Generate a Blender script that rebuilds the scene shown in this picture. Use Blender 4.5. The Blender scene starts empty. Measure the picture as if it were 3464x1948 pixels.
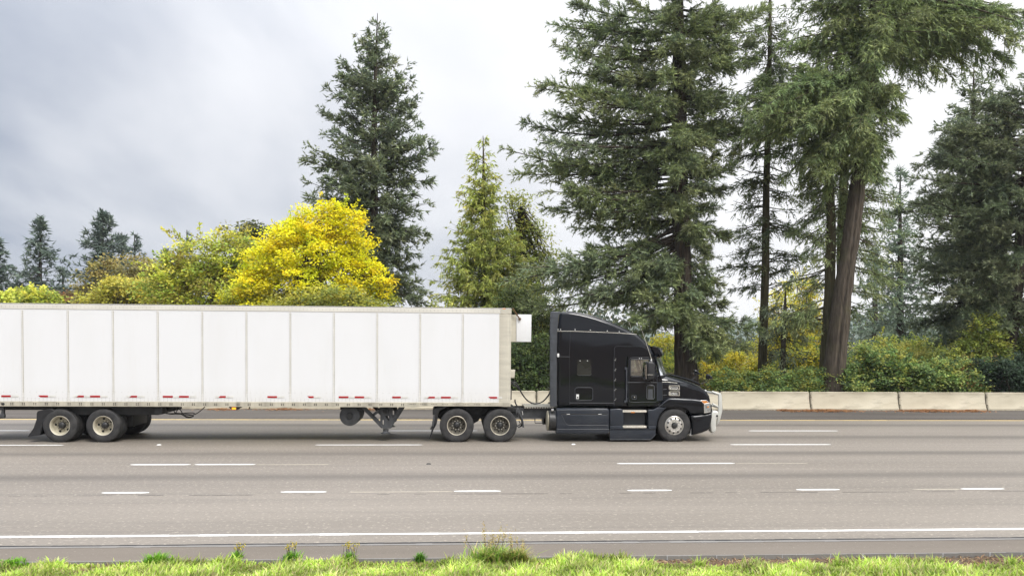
import bpy, math, random
import numpy as np
from mathutils import Vector, Matrix

random.seed(7)
SC = bpy.context.scene
COL = SC.collection

# ------------------------------------------------------------------ camera
FPX, YAW, PITCH, ROLL, CY = 2752.35, 0.065684, -0.030242, 0.007848, 1223.556
CAM = np.array([-1.6085, -24.8685, 3.2242])
_c, _s = math.cos(YAW), math.sin(YAW)
_r = np.array([_c, -_s, 0.0]); _f = np.array([_s, _c, 0.0]); _u = np.array([0, 0, 1.0])
_F = _f * math.cos(PITCH) + _u * math.sin(PITCH)
_U = _u * math.cos(PITCH) - _f * math.sin(PITCH)
_R = _r * math.cos(ROLL) + _U * math.sin(ROLL)
_U = _U * math.cos(ROLL) - _r * math.sin(ROLL)
cam_d = bpy.data.cameras.new('camera')
cam = bpy.data.objects.new('camera', cam_d)
COL.objects.link(cam)
cam.matrix_world = Matrix(((_R[0], _U[0], -_F[0], CAM[0]), (_R[1], _U[1], -_F[1], CAM[1]),
                           (_R[2], _U[2], -_F[2], CAM[2]), (0, 0, 0, 1)))
cam_d.sensor_width = 36.0
cam_d.lens = FPX / 3464 * 36.0
cam_d.shift_y = (CY - 974) / 3464
cam_d.clip_end = 4000
SC.camera = cam

def at(x, y, Y):
    """world point seen at photo position (x, y) on the plane at depth Y"""
    d = _F + _R * (x - 1732) / FPX - _U * (y - CY) / FPX
    return CAM + d * ((Y - CAM[1]) / d[1])

# ------------------------------------------------------------------ light
SUN_EL, SUN_AZ = math.radians(52), math.radians(150)     # azimuth clockwise from +Y
world = bpy.data.worlds.new('World'); SC.world = world
world.use_nodes = True
wt = world.node_tree; wt.nodes.clear()
def wn(t, **k):
    n = wt.nodes.new(t)
    for a, b in k.items(): setattr(n, a, b)
    return n
wl = wt.links.new
def wmath(op, a, b=None, clamp=False):
    n = wn('ShaderNodeMath', operation=op, use_clamp=clamp)
    for i, v in enumerate((a, b)):
        if v is None: continue
        if isinstance(v, (int, float)): n.inputs[i].default_value = v
        else: wl(v, n.inputs[i])
    return n.outputs[0]
tc = wn('ShaderNodeTexCoord'); sep = wn('ShaderNodeSeparateXYZ'); wl(tc.outputs['Generated'], sep.inputs[0])
dx, dy, dz = sep.outputs
dzp = wmath('MAXIMUM', dz, 0.0)
den = wmath('ADD', dzp, 0.22)
comb = wn('ShaderNodeCombineXYZ')
wl(wmath('DIVIDE', dx, den), comb.inputs[0]); wl(wmath('DIVIDE', dy, den), comb.inputs[1])
mp = wn('ShaderNodeMapping'); mp.inputs['Rotation'].default_value = (0, 0, math.radians(-35)); mp.inputs['Scale'].default_value = (0.9, 0.42, 1)
wl(comb.outputs[0], mp.inputs[0])
n1 = wn('ShaderNodeTexNoise'); n1.inputs['Scale'].default_value = 1.35; n1.inputs['Detail'].default_value = 6; n1.inputs['Roughness'].default_value = 0.5
n1.inputs['Distortion'].default_value = 0.4
wl(mp.outputs[0], n1.inputs['Vector'])
n2 = wn('ShaderNodeTexNoise'); n2.inputs['Scale'].default_value = 3.2; n2.inputs['Detail'].default_value = 5; wl(mp.outputs[0], n2.inputs['Vector'])
g = wmath('ADD', wmath('MULTIPLY', dx, 1.15), 0.66)
g = wmath('ADD', g, wmath('MULTIPLY', wmath('SUBTRACT', n1.outputs[0], 0.5), 1.5))
g = wmath('ADD', g, wmath('MULTIPLY', wmath('SUBTRACT', n2.outputs[0], 0.5), 0.55), clamp=True)
ramp = wn('ShaderNodeValToRGB'); wl(g, ramp.inputs[0])
ramp.color_ramp.elements[0].color = (0.365, 0.405, 0.49, 1)
ramp.color_ramp.elements[1].color = (0.92, 0.922, 0.94, 1)
e = ramp.color_ramp.elements.new(0.5); e.color = (0.72, 0.735, 0.775, 1)
lum = wmath('ADD', 0.60, wmath('MULTIPLY', wmath('POWER', dzp, 3.0), 2.7))
cl = wn('ShaderNodeMix', data_type='RGBA', blend_type='MULTIPLY'); cl.inputs[0].default_value = 1
wl(ramp.outputs[0], cl.inputs[6]); wl(lum, cl.inputs[7])
sky = wn('ShaderNodeTexSky', sky_type='NISHITA'); sky.sun_disc = False
sky.sun_elevation = SUN_EL; sky.sun_rotation = SUN_AZ
bg1 = wn('ShaderNodeBackground'); bg1.inputs[1].default_value = 0.05; wl(sky.outputs[0], bg1.inputs[0])
bg2 = wn('ShaderNodeBackground'); bg2.inputs[1].default_value = 1.0; wl(cl.outputs[2], bg2.inputs[0])
mx = wn('ShaderNodeMixShader'); mx.inputs[0].default_value = 0.94
wl(bg1.outputs[0], mx.inputs[1]); wl(bg2.outputs[0], mx.inputs[2])
wo = wn('ShaderNodeOutputWorld'); wl(mx.outputs[0], wo.inputs[0])

sun_d = bpy.data.lights.new('sun', 'SUN'); sun_d.energy = 1.5; sun_d.angle = math.radians(18); sun_d.color = (1, 0.965, 0.91)
sun = bpy.data.objects.new('sun', sun_d); COL.objects.link(sun)
sv = Vector((math.sin(SUN_AZ) * math.cos(SUN_EL), math.cos(SUN_AZ) * math.cos(SUN_EL), math.sin(SUN_EL)))
sun.rotation_euler = (-sv).to_track_quat('-Z', 'Y').to_euler()
sun.location = (0, -30, 40)
SC.view_settings.view_transform = 'Standard'; SC.view_settings.look = 'None'
SC.view_settings.exposure = 0.95; SC.view_settings.gamma = 1.0
SC.view_settings.use_curve_mapping = False
SC.cycles.use_denoising = True
SC.cycles.max_bounces = 8; SC.cycles.diffuse_bounces = 5; SC.cycles.glossy_bounces = 3
SC.cycles.transmission_bounces = 4; SC.cycles.transparent_max_bounces = 6

# ------------------------------------------------------------------ materials
class NT:
    def __init__(s, name):
        s.m = bpy.data.materials.new(name); s.m.use_nodes = True
        s.t = s.m.node_tree; s.t.nodes.clear()
        s.out = s.n('ShaderNodeOutputMaterial')
        s.co = s.n('ShaderNodeTexCoord')
    def n(s, ty, **k):
        n = s.t.nodes.new(ty)
        for a, b in k.items(): setattr(n, a, b)
        return n
    def l(s, a, b): s.t.links.new(a, b)
    def math(s, op, a, b=None, clamp=False):
        n = s.n('ShaderNodeMath', operation=op, use_clamp=clamp)
        for i, v in enumerate((a, b)):
            if v is None: continue
            if isinstance(v, (int, float)): n.inputs[i].default_value = v
            else: s.l(v, n.inputs[i])
        return n.outputs[0]
    def noise(s, scale, detail=4, vscale=(1, 1, 1), rough=0.55, coord='Object'):
        mp = s.n('ShaderNodeMapping'); mp.inputs['Scale'].default_value = vscale
        s.l(s.co.outputs[coord], mp.inputs[0])
        n = s.n('ShaderNodeTexNoise'); n.inputs['Scale'].default_value = scale; n.inputs['Detail'].default_value = detail
        n.inputs['Roughness'].default_value = rough
        s.l(mp.outputs[0], n.inputs['Vector']); return n.outputs[0]
    def ramp(s, fac, stops):
        r = s.n('ShaderNodeValToRGB'); s.l(fac, r.inputs[0])
        el = r.color_ramp.elements
        while len(el) < len(stops): el.new(0.5)
        for e, (p, c) in zip(el, stops):
            e.position = p; e.color = (*c, 1) if len(c) == 3 else c
        return r.outputs[0]
    def mix(s, fac, a, b, blend='MIX'):
        n = s.n('ShaderNodeMix', data_type='RGBA', blend_type=blend)
        for i, v in ((0, fac), (6, a), (7, b)):
            if isinstance(v, (int, float)): n.inputs[i].default_value = v
            elif isinstance(v, tuple): n.inputs[i].default_value = (*v, 1)
            else: s.l(v, n.inputs[i])
        return n.outputs[2]
    def bump(s, h, strength=0.3, dist=0.01):
        b = s.n('ShaderNodeBump'); b.inputs['Strength'].default_value = strength; b.inputs['Distance'].default_value = dist
        s.l(h, b.inputs['Height']); return b.outputs[0]
    def finish(s, color, rough=0.5, metal=0.0, normal=None, coat=0.0, emit=None, estr=0.0, spec=0.5):
        p = s.n('ShaderNodeBsdfPrincipled')
        for k, v in (('Base Color', color), ('Roughness', rough), ('Metallic', metal), ('Coat Weight', coat), ('Specular IOR Level', spec)):
            if isinstance(v, tuple): p.inputs[k].default_value = (*v, 1)
            elif isinstance(v, (int, float)): p.inputs[k].default_value = v
            else: s.l(v, p.inputs[k])
        if normal is not None: s.l(normal, p.inputs['Normal'])
        if emit: p.inputs['Emission Color'].default_value = (*emit, 1); p.inputs['Emission Strength'].default_value = estr
        s.l(p.outputs[0], s.out.inputs[0]); return s.m

def simple(name, col, rough=0.5, metal=0.0, var=0.15, scale=6, bump=0.0, coat=0.0, vscale=(1, 1, 1), spec=0.5, **k):
    t = NT(name)
    n = t.noise(scale, 5, vscale)
    lo = tuple(max(0, c * (1 - var)) for c in col); hi = tuple(min(1, c * (1 + var)) for c in col)
    c = t.ramp(n, [(0.3, lo), (0.7, hi)])
    nr = t.bump(t.noise(scale * 5, 4), bump) if bump else None
    return t.finish(c, rough, metal, nr, coat, spec=spec, **k)

M = {}
# truck paint: black lacquer with road dust that collects low and in patches
def paint(name, col, dust, rough=0.16, amt=0.5, coat=0.4, sc=2.0):
    t = NT(name)
    d = t.math('MULTIPLY', t.math('SUBTRACT', t.noise(sc, 6), 0.42, True), 2.2, True)
    d = t.math('MULTIPLY', d, amt, True)
    fine = t.math('MULTIPLY', t.math('SUBTRACT', t.noise(14, 5, (1, 1, .3)), 0.5, True), amt * 0.5, True)
    d = t.math('ADD', d, fine, True)
    c = t.mix(d, col, dust)
    r = t.math('ADD', t.math('MULTIPLY', d, 0.6), rough, True)
    return t.finish(c, r, 0.0, None, coat, spec=0.4)
M['black'] = paint('black_truck_paint', (0.0025, 0.0035, 0.006), (0.07, 0.072, 0.075), 0.09, 0.035, 0.0)
M['navy'] = paint('dark_skirt_paint', (0.013, 0.017, 0.025), (0.12, 0.12, 0.118), 0.28, 0.16, 0.1)
M['greyplastic'] = simple('grey_textured_plastic', (0.045, 0.05, 0.058), 0.45, 0, 0.2, 5)
M['blackplastic'] = simple('black_plastic', (0.012, 0.012, 0.013), 0.45, 0, 0.3, 8)
M['frame'] = simple('chassis_black', (0.012, 0.012, 0.012), 0.6, 0, 0.4, 6)
M['framegrey'] = simple('dusty_chassis_steel', (0.045, 0.047, 0.05), 0.6, 0, 0.35, 7)
def tyre_mat():
    t = NT('tyre_rubber')
    d = t.noise(5, 6)
    c = t.ramp(d, [(0.3, (0.018, 0.018, 0.019)), (0.75, (0.052, 0.050, 0.048))])
    return t.finish(c, 0.72, 0, t.bump(t.noise(60, 3), 0.15), spec=0.3)
M['tyre'] = tyre_mat()
M['alloy'] = simple('polished_wheel_aluminium', (0.62, 0.60, 0.56), 0.32, 0.75, 0.12, 9)
M['steelrim'] = simple('dusty_cream_wheel_steel', (0.36, 0.33, 0.25), 0.55, 0.0, 0.3, 9)
M['darkrim'] = simple('brake_dust_wheel_steel', (0.10, 0.09, 0.07), 0.6, 0.2, 0.45, 12)
M['rimlip'] = simple('wheel_rim_lip', (0.50, 0.46, 0.37), 0.45, 0.3, 0.15, 12)
M['hubblack'] = simple('greasy_hub', (0.02, 0.02, 0.02), 0.4, 0, 0.5, 14)
M['hole'] = simple('hand_hole_shadow', (0.004, 0.004, 0.004), 0.9, 0, 0.2, 4)  # near-black colour stands in for the shade inside openings
M['chrome'] = simple('bright_metal', (0.72, 0.72, 0.70), 0.22, 0.9, 0.1, 10)
M['tread'] = simple('step_tread_aluminium', (0.55, 0.52, 0.45), 0.45, 0.5, 0.3, 40)
M['bullbar'] = simple('dull_polished_bumper_bar', (0.52, 0.52, 0.48), 0.45, 0.3, 0.1, 4)
M['amber'] = simple('amber_lens', (0.55, 0.19, 0.03), 0.25, 0, 0.15, 30)
M['amberlit'] = simple('lit_amber_lamp', (0.9, 0.35, 0.03), 0.3, 0, 0.1, 20, emit=(1.0, 0.30, 0.01), estr=0.55)
M['lens'] = simple('headlamp_lens', (0.30, 0.31, 0.30), 0.12, 0.4, 0.5, 22, coat=0.6)
M['white_lamp'] = simple('small_clear_lamp', (0.75, 0.75, 0.72), 0.3, 0, 0.1, 10)
M['whiteplastic'] = simple('white_plastic', (0.62, 0.62, 0.60), 0.4, 0, 0.1, 8)
M['hose'] = simple('black_rubber_hose', (0.014, 0.014, 0.014), 0.4, 0, 0.3, 12)
M['seat'] = simple('grey_seat_cloth', (0.10, 0.10, 0.10), 0.9, 0, 0.2, 12)
M['seatlight'] = simple('pale_interior_trim', (0.30, 0.32, 0.32), 0.7, 0, 0.2, 8)
M['mirrorglass'] = simple('mirror_glass', (0.75, 0.77, 0.78), 0.06, 1.0, 0.05, 3)
def glass(name, tint, extra_gloss):
    t = NT(name)
    tr = t.n('ShaderNodeBsdfTransparent'); tr.inputs[0].default_value = (*tint, 1)
    gl = t.n('ShaderNodeBsdfGlossy'); gl.inputs['Roughness'].default_value = 0.03; gl.inputs[0].default_value = (0.95, 0.97, 1, 1)
    fr = t.n('ShaderNodeFresnel'); fr.inputs[0].default_value = 1.52
    f = t.math('ADD', t.math('MULTIPLY', fr.outputs[0], 1.4), t.math('MULTIPLY', t.noise(3, 3), extra_gloss), True)  # extra reflection added to brighten the panes, weighted by noise
    mx = t.n('ShaderNodeMixShader'); t.l(f, mx.inputs[0]); t.l(tr.outputs[0], mx.inputs[1]); t.l(gl.outputs[0], mx.inputs[2])
    t.l(mx.outputs[0], t.out.inputs[0]); return t.m
M['glass'] = glass('cab_glass', (0.88, 0.93, 0.90), 0.32)
M['windscreen'] = glass('windscreen_glass', (0.80, 0.86, 0.84), 0.35)
M['darkglass'] = paint('tinted_sleeper_glass', (0.012, 0.014, 0.012), (0.08, 0.08, 0.07), 0.08, 0.2, 0.3)
# trailer
def panel_mat():
    t = NT('white_trailer_skin')
    d = t.math('MULTIPLY', t.math('SUBTRACT', t.noise(1.3, 5, (1, 1, 0.25), coord='Object'), 0.48, True), 1.2, True)
    s2 = t.math('MULTIPLY', t.math('SUBTRACT', t.noise(22, 4, (1, 1, 0.05)), 0.58, True), 1.6, True)
    c = t.mix(d, (0.655, 0.66, 0.665), (0.59, 0.59, 0.575))
    c = t.mix(t.math('MULTIPLY', s2, 0.55), c, (0.52, 0.49, 0.42))
    # road film: settles on the lowest half metre of the skin
    sp = t.n('ShaderNodeSeparateXYZ'); t.l(t.co.outputs['Object'], sp.inputs[0])
    low = t.math('MULTIPLY', t.math('SUBTRACT', 1.75, sp.outputs[2], True), 0.55, True)
    low = t.math('MULTIPLY', low, t.math('ADD', t.noise(2.5, 5), 0.1), True)
    c = t.mix(low, c, (0.50, 0.465, 0.38))
    return t.finish(c, 0.42, 0, t.bump(t.noise(0.8, 2), 0.06, 0.02), spec=0.4)
M['panel'] = panel_mat()
M['cream'] = simple('dusty_aluminium_rail', (0.50, 0.47, 0.39), 0.45, 0.15, 0.13, 3, vscale=(0.4, 1, 2))
M['toprail'] = simple('off_white_top_rail', (0.60, 0.58, 0.52), 0.42, 0.05, 0.08, 2, vscale=(0.5, 1, 1))
M['bottomrail'] = simple('weathered_aluminium_bottom_rail', (0.44, 0.41, 0.33), 0.5, 0.25, 0.28, 2.5, vscale=(1.5, 1, 0.3))
M['post'] = simple('post_strip', (0.62, 0.61, 0.58), 0.45, 0.05, 0.08, 3)
M['rivet'] = simple('dirty_rivet', (0.16, 0.145, 0.11), 0.6, 0.2, 0.3, 20)
M['red'] = simple('red_reflective_tape', (0.34, 0.006, 0.010), 0.4, 0, 0.12, 14)
M['whitetape'] = simple('worn_white_reflective_tape', (0.58, 0.57, 0.53), 0.45, 0, 0.16, 14)
M['roofmetal'] = simple('roof_sheet', (0.55, 0.54, 0.50), 0.5, 0.1, 0.1, 2)
M['rust'] = simple('rusty_rod', (0.10, 0.05, 0.02), 0.8, 0.1, 0.5, 30)
# setting
def road_mat():
    t = NT('worn_motorway_asphalt')
    sp = t.n('ShaderNodeSeparateXYZ'); t.l(t.co.outputs['Object'], sp.inputs[0])
    Y = sp.outputs[1]
    ph = t.math('MULTIPLY', t.math('ADD', Y, 0.595 - 1.83), 2 * math.pi / 3.66)
    cosv = t.n('ShaderNodeMath', operation='COSINE'); t.l(ph, cosv.inputs[0])
    wob = t.noise(0.5, 3, (0.05, 1, 1))
    band = t.math('POWER', t.math('MULTIPLY', t.math('ADD', cosv.outputs[0], 1.0), 0.5), 7.0)
    near = t.math('GREATER_THAN', Y, -7.9)
    band = t.math('MULTIPLY', t.math('MULTIPLY', band, near), t.math('ADD', t.math('MULTIPLY', wob, 0.5), 0.45), True)
    base = t.ramp(t.noise(0.35, 5, (0.12, 1, 1)), [(0.3, (0.138, 0.119, 0.097)), (0.7, (0.198, 0.172, 0.142))])
    streak = t.noise(3.5, 4, (0.02, 1, 1))
    base = t.mix(t.math('MULTIPLY', t.math('SUBTRACT', streak, 0.5, True), 1.4, True), base, (0.080, 0.072, 0.063))
    speck = t.noise(13, 3)
    base = t.mix(t.math('MULTIPLY', t.math('SUBTRACT', speck, 0.57, True), 3.8, True), base, (0.40, 0.36, 0.29))
    sp2 = t.noise(17, 3, rough=0.7)
    base = t.mix(t.math('MULTIPLY', t.math('SUBTRACT', sp2, 0.56, True), 3.0, True), base, (0.055, 0.05, 0.045))
    c = t.mix(t.math('MULTIPLY', band, 0.8), base, (0.055, 0.047, 0.039))
    return t.finish(c, 0.62, 0, t.bump(t.noise(40, 3), 0.3, 0.008), spec=0.5)
M['road'] = road_mat()
def shoulder_mat(name, lo, hi, sp=(0.45, 0.40, 0.33)):
    t = NT(name)
    base = t.ramp(t.noise(0.8, 6, (0.12, 1, 1)), [(0.3, lo), (0.7, hi)])
    base = t.mix(t.math('MULTIPLY', t.math('SUBTRACT', t.noise(24, 3), 0.63, True), 3.0, True), base, sp)
    base = t.mix(t.math('MULTIPLY', t.math('SUBTRACT', t.noise(9, 4), 0.62, True), 2.5, True), base, tuple(c * 0.5 for c in lo))
    return t.finish(base, 0.88, 0, t.bump(t.noise(50, 3), 0.35, 0.01), spec=0.25)
M['nearshoulder'] = shoulder_mat('grey_shoulder_asphalt', (0.108, 0.092, 0.075), (0.155, 0.133, 0.110))
M['farshoulder'] = shoulder_mat('dark_shoulder_asphalt', (0.060, 0.052, 0.045), (0.105, 0.093, 0.082))
M['sealstrip'] = shoulder_mat('pale_seal_strip', (0.15, 0.143, 0.135), (0.20, 0.19, 0.178))
M['tar'] = simple('tar_joint', (0.015, 0.015, 0.016), 0.7, 0, 0.4, 10)
def paintmark(name, col, wear):
    t = NT(name)
    n = t.math('MULTIPLY', t.math('SUBTRACT', t.noise(9, 5, (0.4, 1, 1)), wear, True), 4, True)
    c = t.mix(n, col, tuple(x * 0.45 + 0.08 for x in col))
    return t.finish(c, 0.6, 0, None)
M['linewhite'] = paintmark('white_line_paint', (0.72, 0.72, 0.70), 0.55)
M['lineyellow'] = paintmark('yellow_line_paint', (0.72, 0.52, 0.16), 0.6)
M['lineworn'] = paintmark('worn_tan_line_paint', (0.48, 0.43, 0.34), 0.5)
def concrete_mat():
    t = NT('stained_barrier_concrete')
    c = t.ramp(t.noise(1.1, 6, (0.5, 1, 1)), [(0.25, (0.36, 0.32, 0.24)), (0.6, (0.47, 0.425, 0.325)), (0.85, (0.53, 0.485, 0.385))])
    st = t.math('MULTIPLY', t.math('SUBTRACT', t.noise(3.0, 6, (0.35, 1, 1.4)), 0.55, True), 3.2, True)
    c = t.mix(t.math('MULTIPLY', st, 0.75), c, (0.13, 0.115, 0.09))
    sp = t.n('ShaderNodeSeparateXYZ'); t.l(t.co.outputs['Object'], sp.inputs[0])
    top = t.math('MULTIPLY', t.math('SUBTRACT', sp.outputs[2], 0.66, True), 6.0, True)
    top = t.math('MULTIPLY', top, t.math('SUBTRACT', t.math('MULTIPLY', t.noise(4, 5, (0.4, 1, 1)), 1.6), 0.45, True), True)
    c = t.mix(top, c, (0.15, 0.13, 0.09))
    pit = t.math('GREATER_THAN', t.noise(14, 2), 0.72)
    c = t.mix(t.math('MULTIPLY', pit, 0.5), c, (0.16, 0.14, 0.11))
    return t.finish(c, 0.9, 0, t.bump(t.noise(30, 4), 0.3, 0.008), spec=0.25)
M['concrete'] = concrete_mat()
M['soil'] = shoulder_mat('bare_brown_soil', (0.07, 0.050, 0.034), (0.17, 0.125, 0.085), (0.36, 0.25, 0.14))
M['forestfloor'] = shoulder_mat('forest_floor', (0.035, 0.032, 0.018), (0.085, 0.075, 0.04), (0.18, 0.14, 0.06))
M['verge'] = shoulder_mat('green_verge_soil', (0.06, 0.075, 0.025), (0.14, 0.15, 0.06), (0.22, 0.2, 0.1))
M['hill'] = shoulder_mat('far_wooded_hill', (0.05, 0.07, 0.055), (0.09, 0.115, 0.085), (0.10, 0.13, 0.09))  # aerial haze worked into the bluish green base colour

def leaf_mat(name, col, trans=0.3, var=0.0, rough=0.6):
    """leaf colour times the per-leaf tint stored on the mesh"""
    t = NT(name)
    a = t.n('ShaderNodeAttribute', attribute_name='Col')
    c = t.mix(1.0, a.outputs['Color'], col, 'MULTIPLY')
    p = t.n('ShaderNodeBsdfPrincipled'); t.l(c, p.inputs['Base Color']); p.inputs['Roughness'].default_value = rough
    p.inputs['Specular IOR Level'].default_value = 0.25
    tr = t.n('ShaderNodeBsdfTranslucent'); t.l(c, tr.inputs[0])
    mx = t.n('ShaderNodeMixShader'); mx.inputs[0].default_value = trans
    t.l(p.outputs[0], mx.inputs[1]); t.l(tr.outputs[0], mx.inputs[2]); t.l(mx.outputs[0], t.out.inputs[0])
    return t.m
M['leaf'] = leaf_mat('leaf', (1.0, 1.0, 1.0), 0.4)
M['needle'] = leaf_mat('conifer_needles', (1.0, 1.0, 1.0), 0.28)
M['blade'] = leaf_mat('grass_blade', (1.0, 1.0, 1.0), 0.35)
def bark_mat(name, lo, hi, sc=3.0):
    t = NT(name)
    n = t.noise(sc, 6, (3.0, 3.0, 0.35))
    c = t.ramp(n, [(0.3, lo), (0.7, hi)])
    moss = t.math('MULTIPLY', t.math('SUBTRACT', t.noise(1.2, 4), 0.52, True), 1.5, True)
    c = t.mix(moss, c, (0.085, 0.085, 0.035))
    return t.finish(c, 0.92, 0, t.bump(n, 0.8, 0.05), spec=0.2)
M['bark'] = bark_mat('dark_fir_bark', (0.024, 0.019, 0.015), (0.085, 0.068, 0.052))
M['barkbrown'] = bark_mat('brown_ridged_bark', (0.032, 0.026, 0.019), (0.100, 0.081, 0.061), 4.0)
M['barkmoss'] = bark_mat('mossy_bark', (0.036, 0.033, 0.018), (0.115, 0.10, 0.055))

# ------------------------------------------------------------------ mesh helpers
class Geo:
    def __init__(s): s.v = []; s.f = []; s.smooth = False
    def add(s, vs, fs):
        o = len(s.v); s.v += [tuple(map(float, p)) for p in vs]; s.f += [tuple(i + o for i in f) for f in fs]; return s
    def mirror(s, c=1.285):
        g = Geo(); g.v = [(x, 2 * c - y, z) for x, y, z in s.v]; g.f = [tuple(reversed(f)) for f in s.f]; return g
    def box(s, x0, x1, y0, y1, z0, z1, b=0.0):
        if b <= 0:
            vs = [(x, y, z) for z in (z0, z1) for y in (y0, y1) for x in (x0, x1)]
            return s.add(vs, [(0, 2, 3, 1), (4, 5, 7, 6), (0, 1, 5, 4), (2, 6, 7, 3), (0, 4, 6, 2), (1, 3, 7, 5)])
        return s.prism([(x0, z0), (x1, z0), (x1, z1), (x0, z1)], y0, y1, b, 2, corner=b)
    def tube(s, pts, r, n=8, cap=True):
        pts = [np.array(p, float) for p in pts]; m = len(pts)
        rs = r if isinstance(r, (list, tuple)) else [r] * m
        vs = []; fs = []; prev = None
        for i, p in enumerate(pts):
            t = pts[min(i + 1, m - 1)] - pts[max(i - 1, 0)]; t = t / (np.linalg.norm(t) + 1e-9)
            if prev is None:
                a = np.array([0, 0, 1.0]) if abs(t[2]) < 0.9 else np.array([1.0, 0, 0])
                u = np.cross(t, a)
            else: u = prev - t * np.dot(prev, t)
            u = u / (np.linalg.norm(u) + 1e-9); prev = u; w = np.cross(t, u)
            for k in range(n):
                an = 2 * math.pi * k / n; vs.append(p + (u * math.cos(an) + w * math.sin(an)) * rs[i])
        for i in range(m - 1):
            for k in range(n):
                k2 = (k + 1) % n; fs.append((i * n + k, i * n + k2, (i + 1) * n + k2, (i + 1) * n + k))
        if cap: fs += [tuple(range(n - 1, -1, -1)), tuple((m - 1) * n + k for k in range(n))]
        return s.add(vs, fs)
    def lathe(s, prof, cx, cz, y0=0.0, n=32, sgn=1, a0=0.0):
        """revolve (radius, y) about the axle through (cx, cz); sgn=-1 for the far side"""
        vs = []; fs = []; m = len(prof)
        for r, y in prof:
            for k in range(n):
                a = a0 + 2 * math.pi * k / n; vs.append((cx + r * math.cos(a), y0 + sgn * y, cz + r * math.sin(a)))
        for i in range(m - 1):
            for k in range(n):
                k2 = (k + 1) % n; q = (i * n + k, i * n + k2, (i + 1) * n + k2, (i + 1) * n + k)
                fs.append(q if sgn < 0 else tuple(reversed(q)))
        return s.add(vs, fs)
    def prism(s, outline, y0, y1, r=0.03, seg=3, corner=0.0):
        """side outline (x, z) extruded from y0 to y1 with rounded rims"""
        o = [np.array(p, float) for p in outline]
        if corner > 0:
            q = []
            for i, p in enumerate(o):
                a = o[i - 1]; b = o[(i + 1) % len(o)]
                da = (a - p) / np.linalg.norm(a - p); db = (b - p) / np.linalg.norm(b - p)
                q += [p + da * corner, p + (da + db) * corner * 0.293, p + db * corner]
            o = q
        area = sum(o[i - 1][0] * o[i][1] - o[i][0] * o[i - 1][1] for i in range(len(o)))
        if area < 0: o = o[::-1]
        n = len(o); nor = []
        for i in range(n):
            e1 = o[i] - o[i - 1]; e2 = o[(i + 1) % n] - o[i]
            n1 = np.array([e1[1], -e1[0]]) / (np.linalg.norm(e1) + 1e-9); n2 = np.array([e2[1], -e2[0]]) / (np.linalg.norm(e2) + 1e-9)
            b = n1 + n2; d = max(0.35, (1 + np.dot(n1, n2))); nor.append(b / d)
        r = min(r, (y1 - y0) / 2.01)
        ks = [k / seg for k in range(seg + 1)]
        prof = [(y0 + r * (1 - math.cos(math.pi / 2 * (k))), r * (1 - math.sin(math.pi / 2 * (k)))) for k in ks]
        full = prof + [(y1 - (y - y0), off) for y, off in reversed(prof)]
        vs = []
        for y, off in full:
            for i in range(n): p = o[i] - nor[i] * off; vs.append((p[0], y, p[1]))
        m = len(full); fs = []
        for j in range(m - 1):
            for i in range(n):
                i2 = (i + 1) % n; fs.append((j * n + i, j * n + i2, (j + 1) * n + i2, (j + 1) * n + i))
        fs.append(tuple(range(n - 1, -1, -1))); fs.append(tuple((m - 1) * n + i for i in range(n)))
        return s.add(vs, fs)
    def plate(s, outline, holes, y0, y1):
        from mathutils.geometry import tessellate_polygon
        loops = [outline] + holes
        tris = tessellate_polygon([[Vector((p[0], p[1], 0)) for p in l] for l in loops])
        flat = [p for l in loops for p in l]; n = len(flat)
        fs = []
        for t in tris:
            a, b, c = (flat[i] for i in t)
            ar = (b[0] - a[0]) * (c[1] - a[1]) - (c[0] - a[0]) * (b[1] - a[1])
            t = tuple(t) if ar > 0 else tuple(reversed(t))
            fs.append(t); fs.append(tuple(n + i for i in reversed(t)))
        o = 0
        for li, l in enumerate(loops):
            k = len(l); ar = sum(l[i - 1][0] * l[i][1] - l[i][0] * l[i - 1][1] for i in range(k))
            for i in range(k):
                a, b = o + i, o + (i + 1) % k
                q = (a, n + a, n + b, b)
                if (ar < 0) != (li > 0): q = tuple(reversed(q))
                fs.append(q)
            o += k
        return s.add([(x, y0, z) for x, z in flat] + [(x, y1, z) for x, z in flat], fs)

def link(name, data, parent=None):
    o = bpy.data.objects.new(name, data); COL.objects.link(o)
    if parent is not None: o.parent = parent
    return o
def obj(name, g, mat, parent=None, smooth=True, angle=35):
    me = bpy.data.meshes.new(name)
    vs = g.v
    if parent is not None:
        w = ORG.get(parent.name)
        if w is not None: vs = [(x - w[0], y - w[1], z - w[2]) for x, y, z in vs]
    me.from_pydata(vs, [], g.f); me.update()
    me.materials.append(M[mat])
    if smooth:
        me.polygons.foreach_set('use_smooth', [True] * len(me.polygons))
        try: me.set_sharp_from_angle(angle=math.radians(angle))
        except Exception: pass
    o = link(name, me, parent)
    if parent is not None: ORG[o.name] = ORG.get(parent.name, (0, 0, 0))
    return o
ORG = {}
def tag(o, label=None, cat=None, group=None, kind=None):
    if label: o['label'] = label
    if cat: o['category'] = cat
    if group: o['group'] = group
    if kind: o['kind'] = kind
    return o
def empty(name, loc, parent=None):
    o = bpy.data.objects.new(name, None); COL.objects.link(o); o.empty_display_size = 0.3
    if parent is not None:
        o.parent = parent; pw = ORG.get(parent.name, (0, 0, 0)); o.location = tuple(loc[i] - pw[i] for i in range(3))
    else: o.location = loc
    ORG[o.name] = loc
    return o
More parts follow.
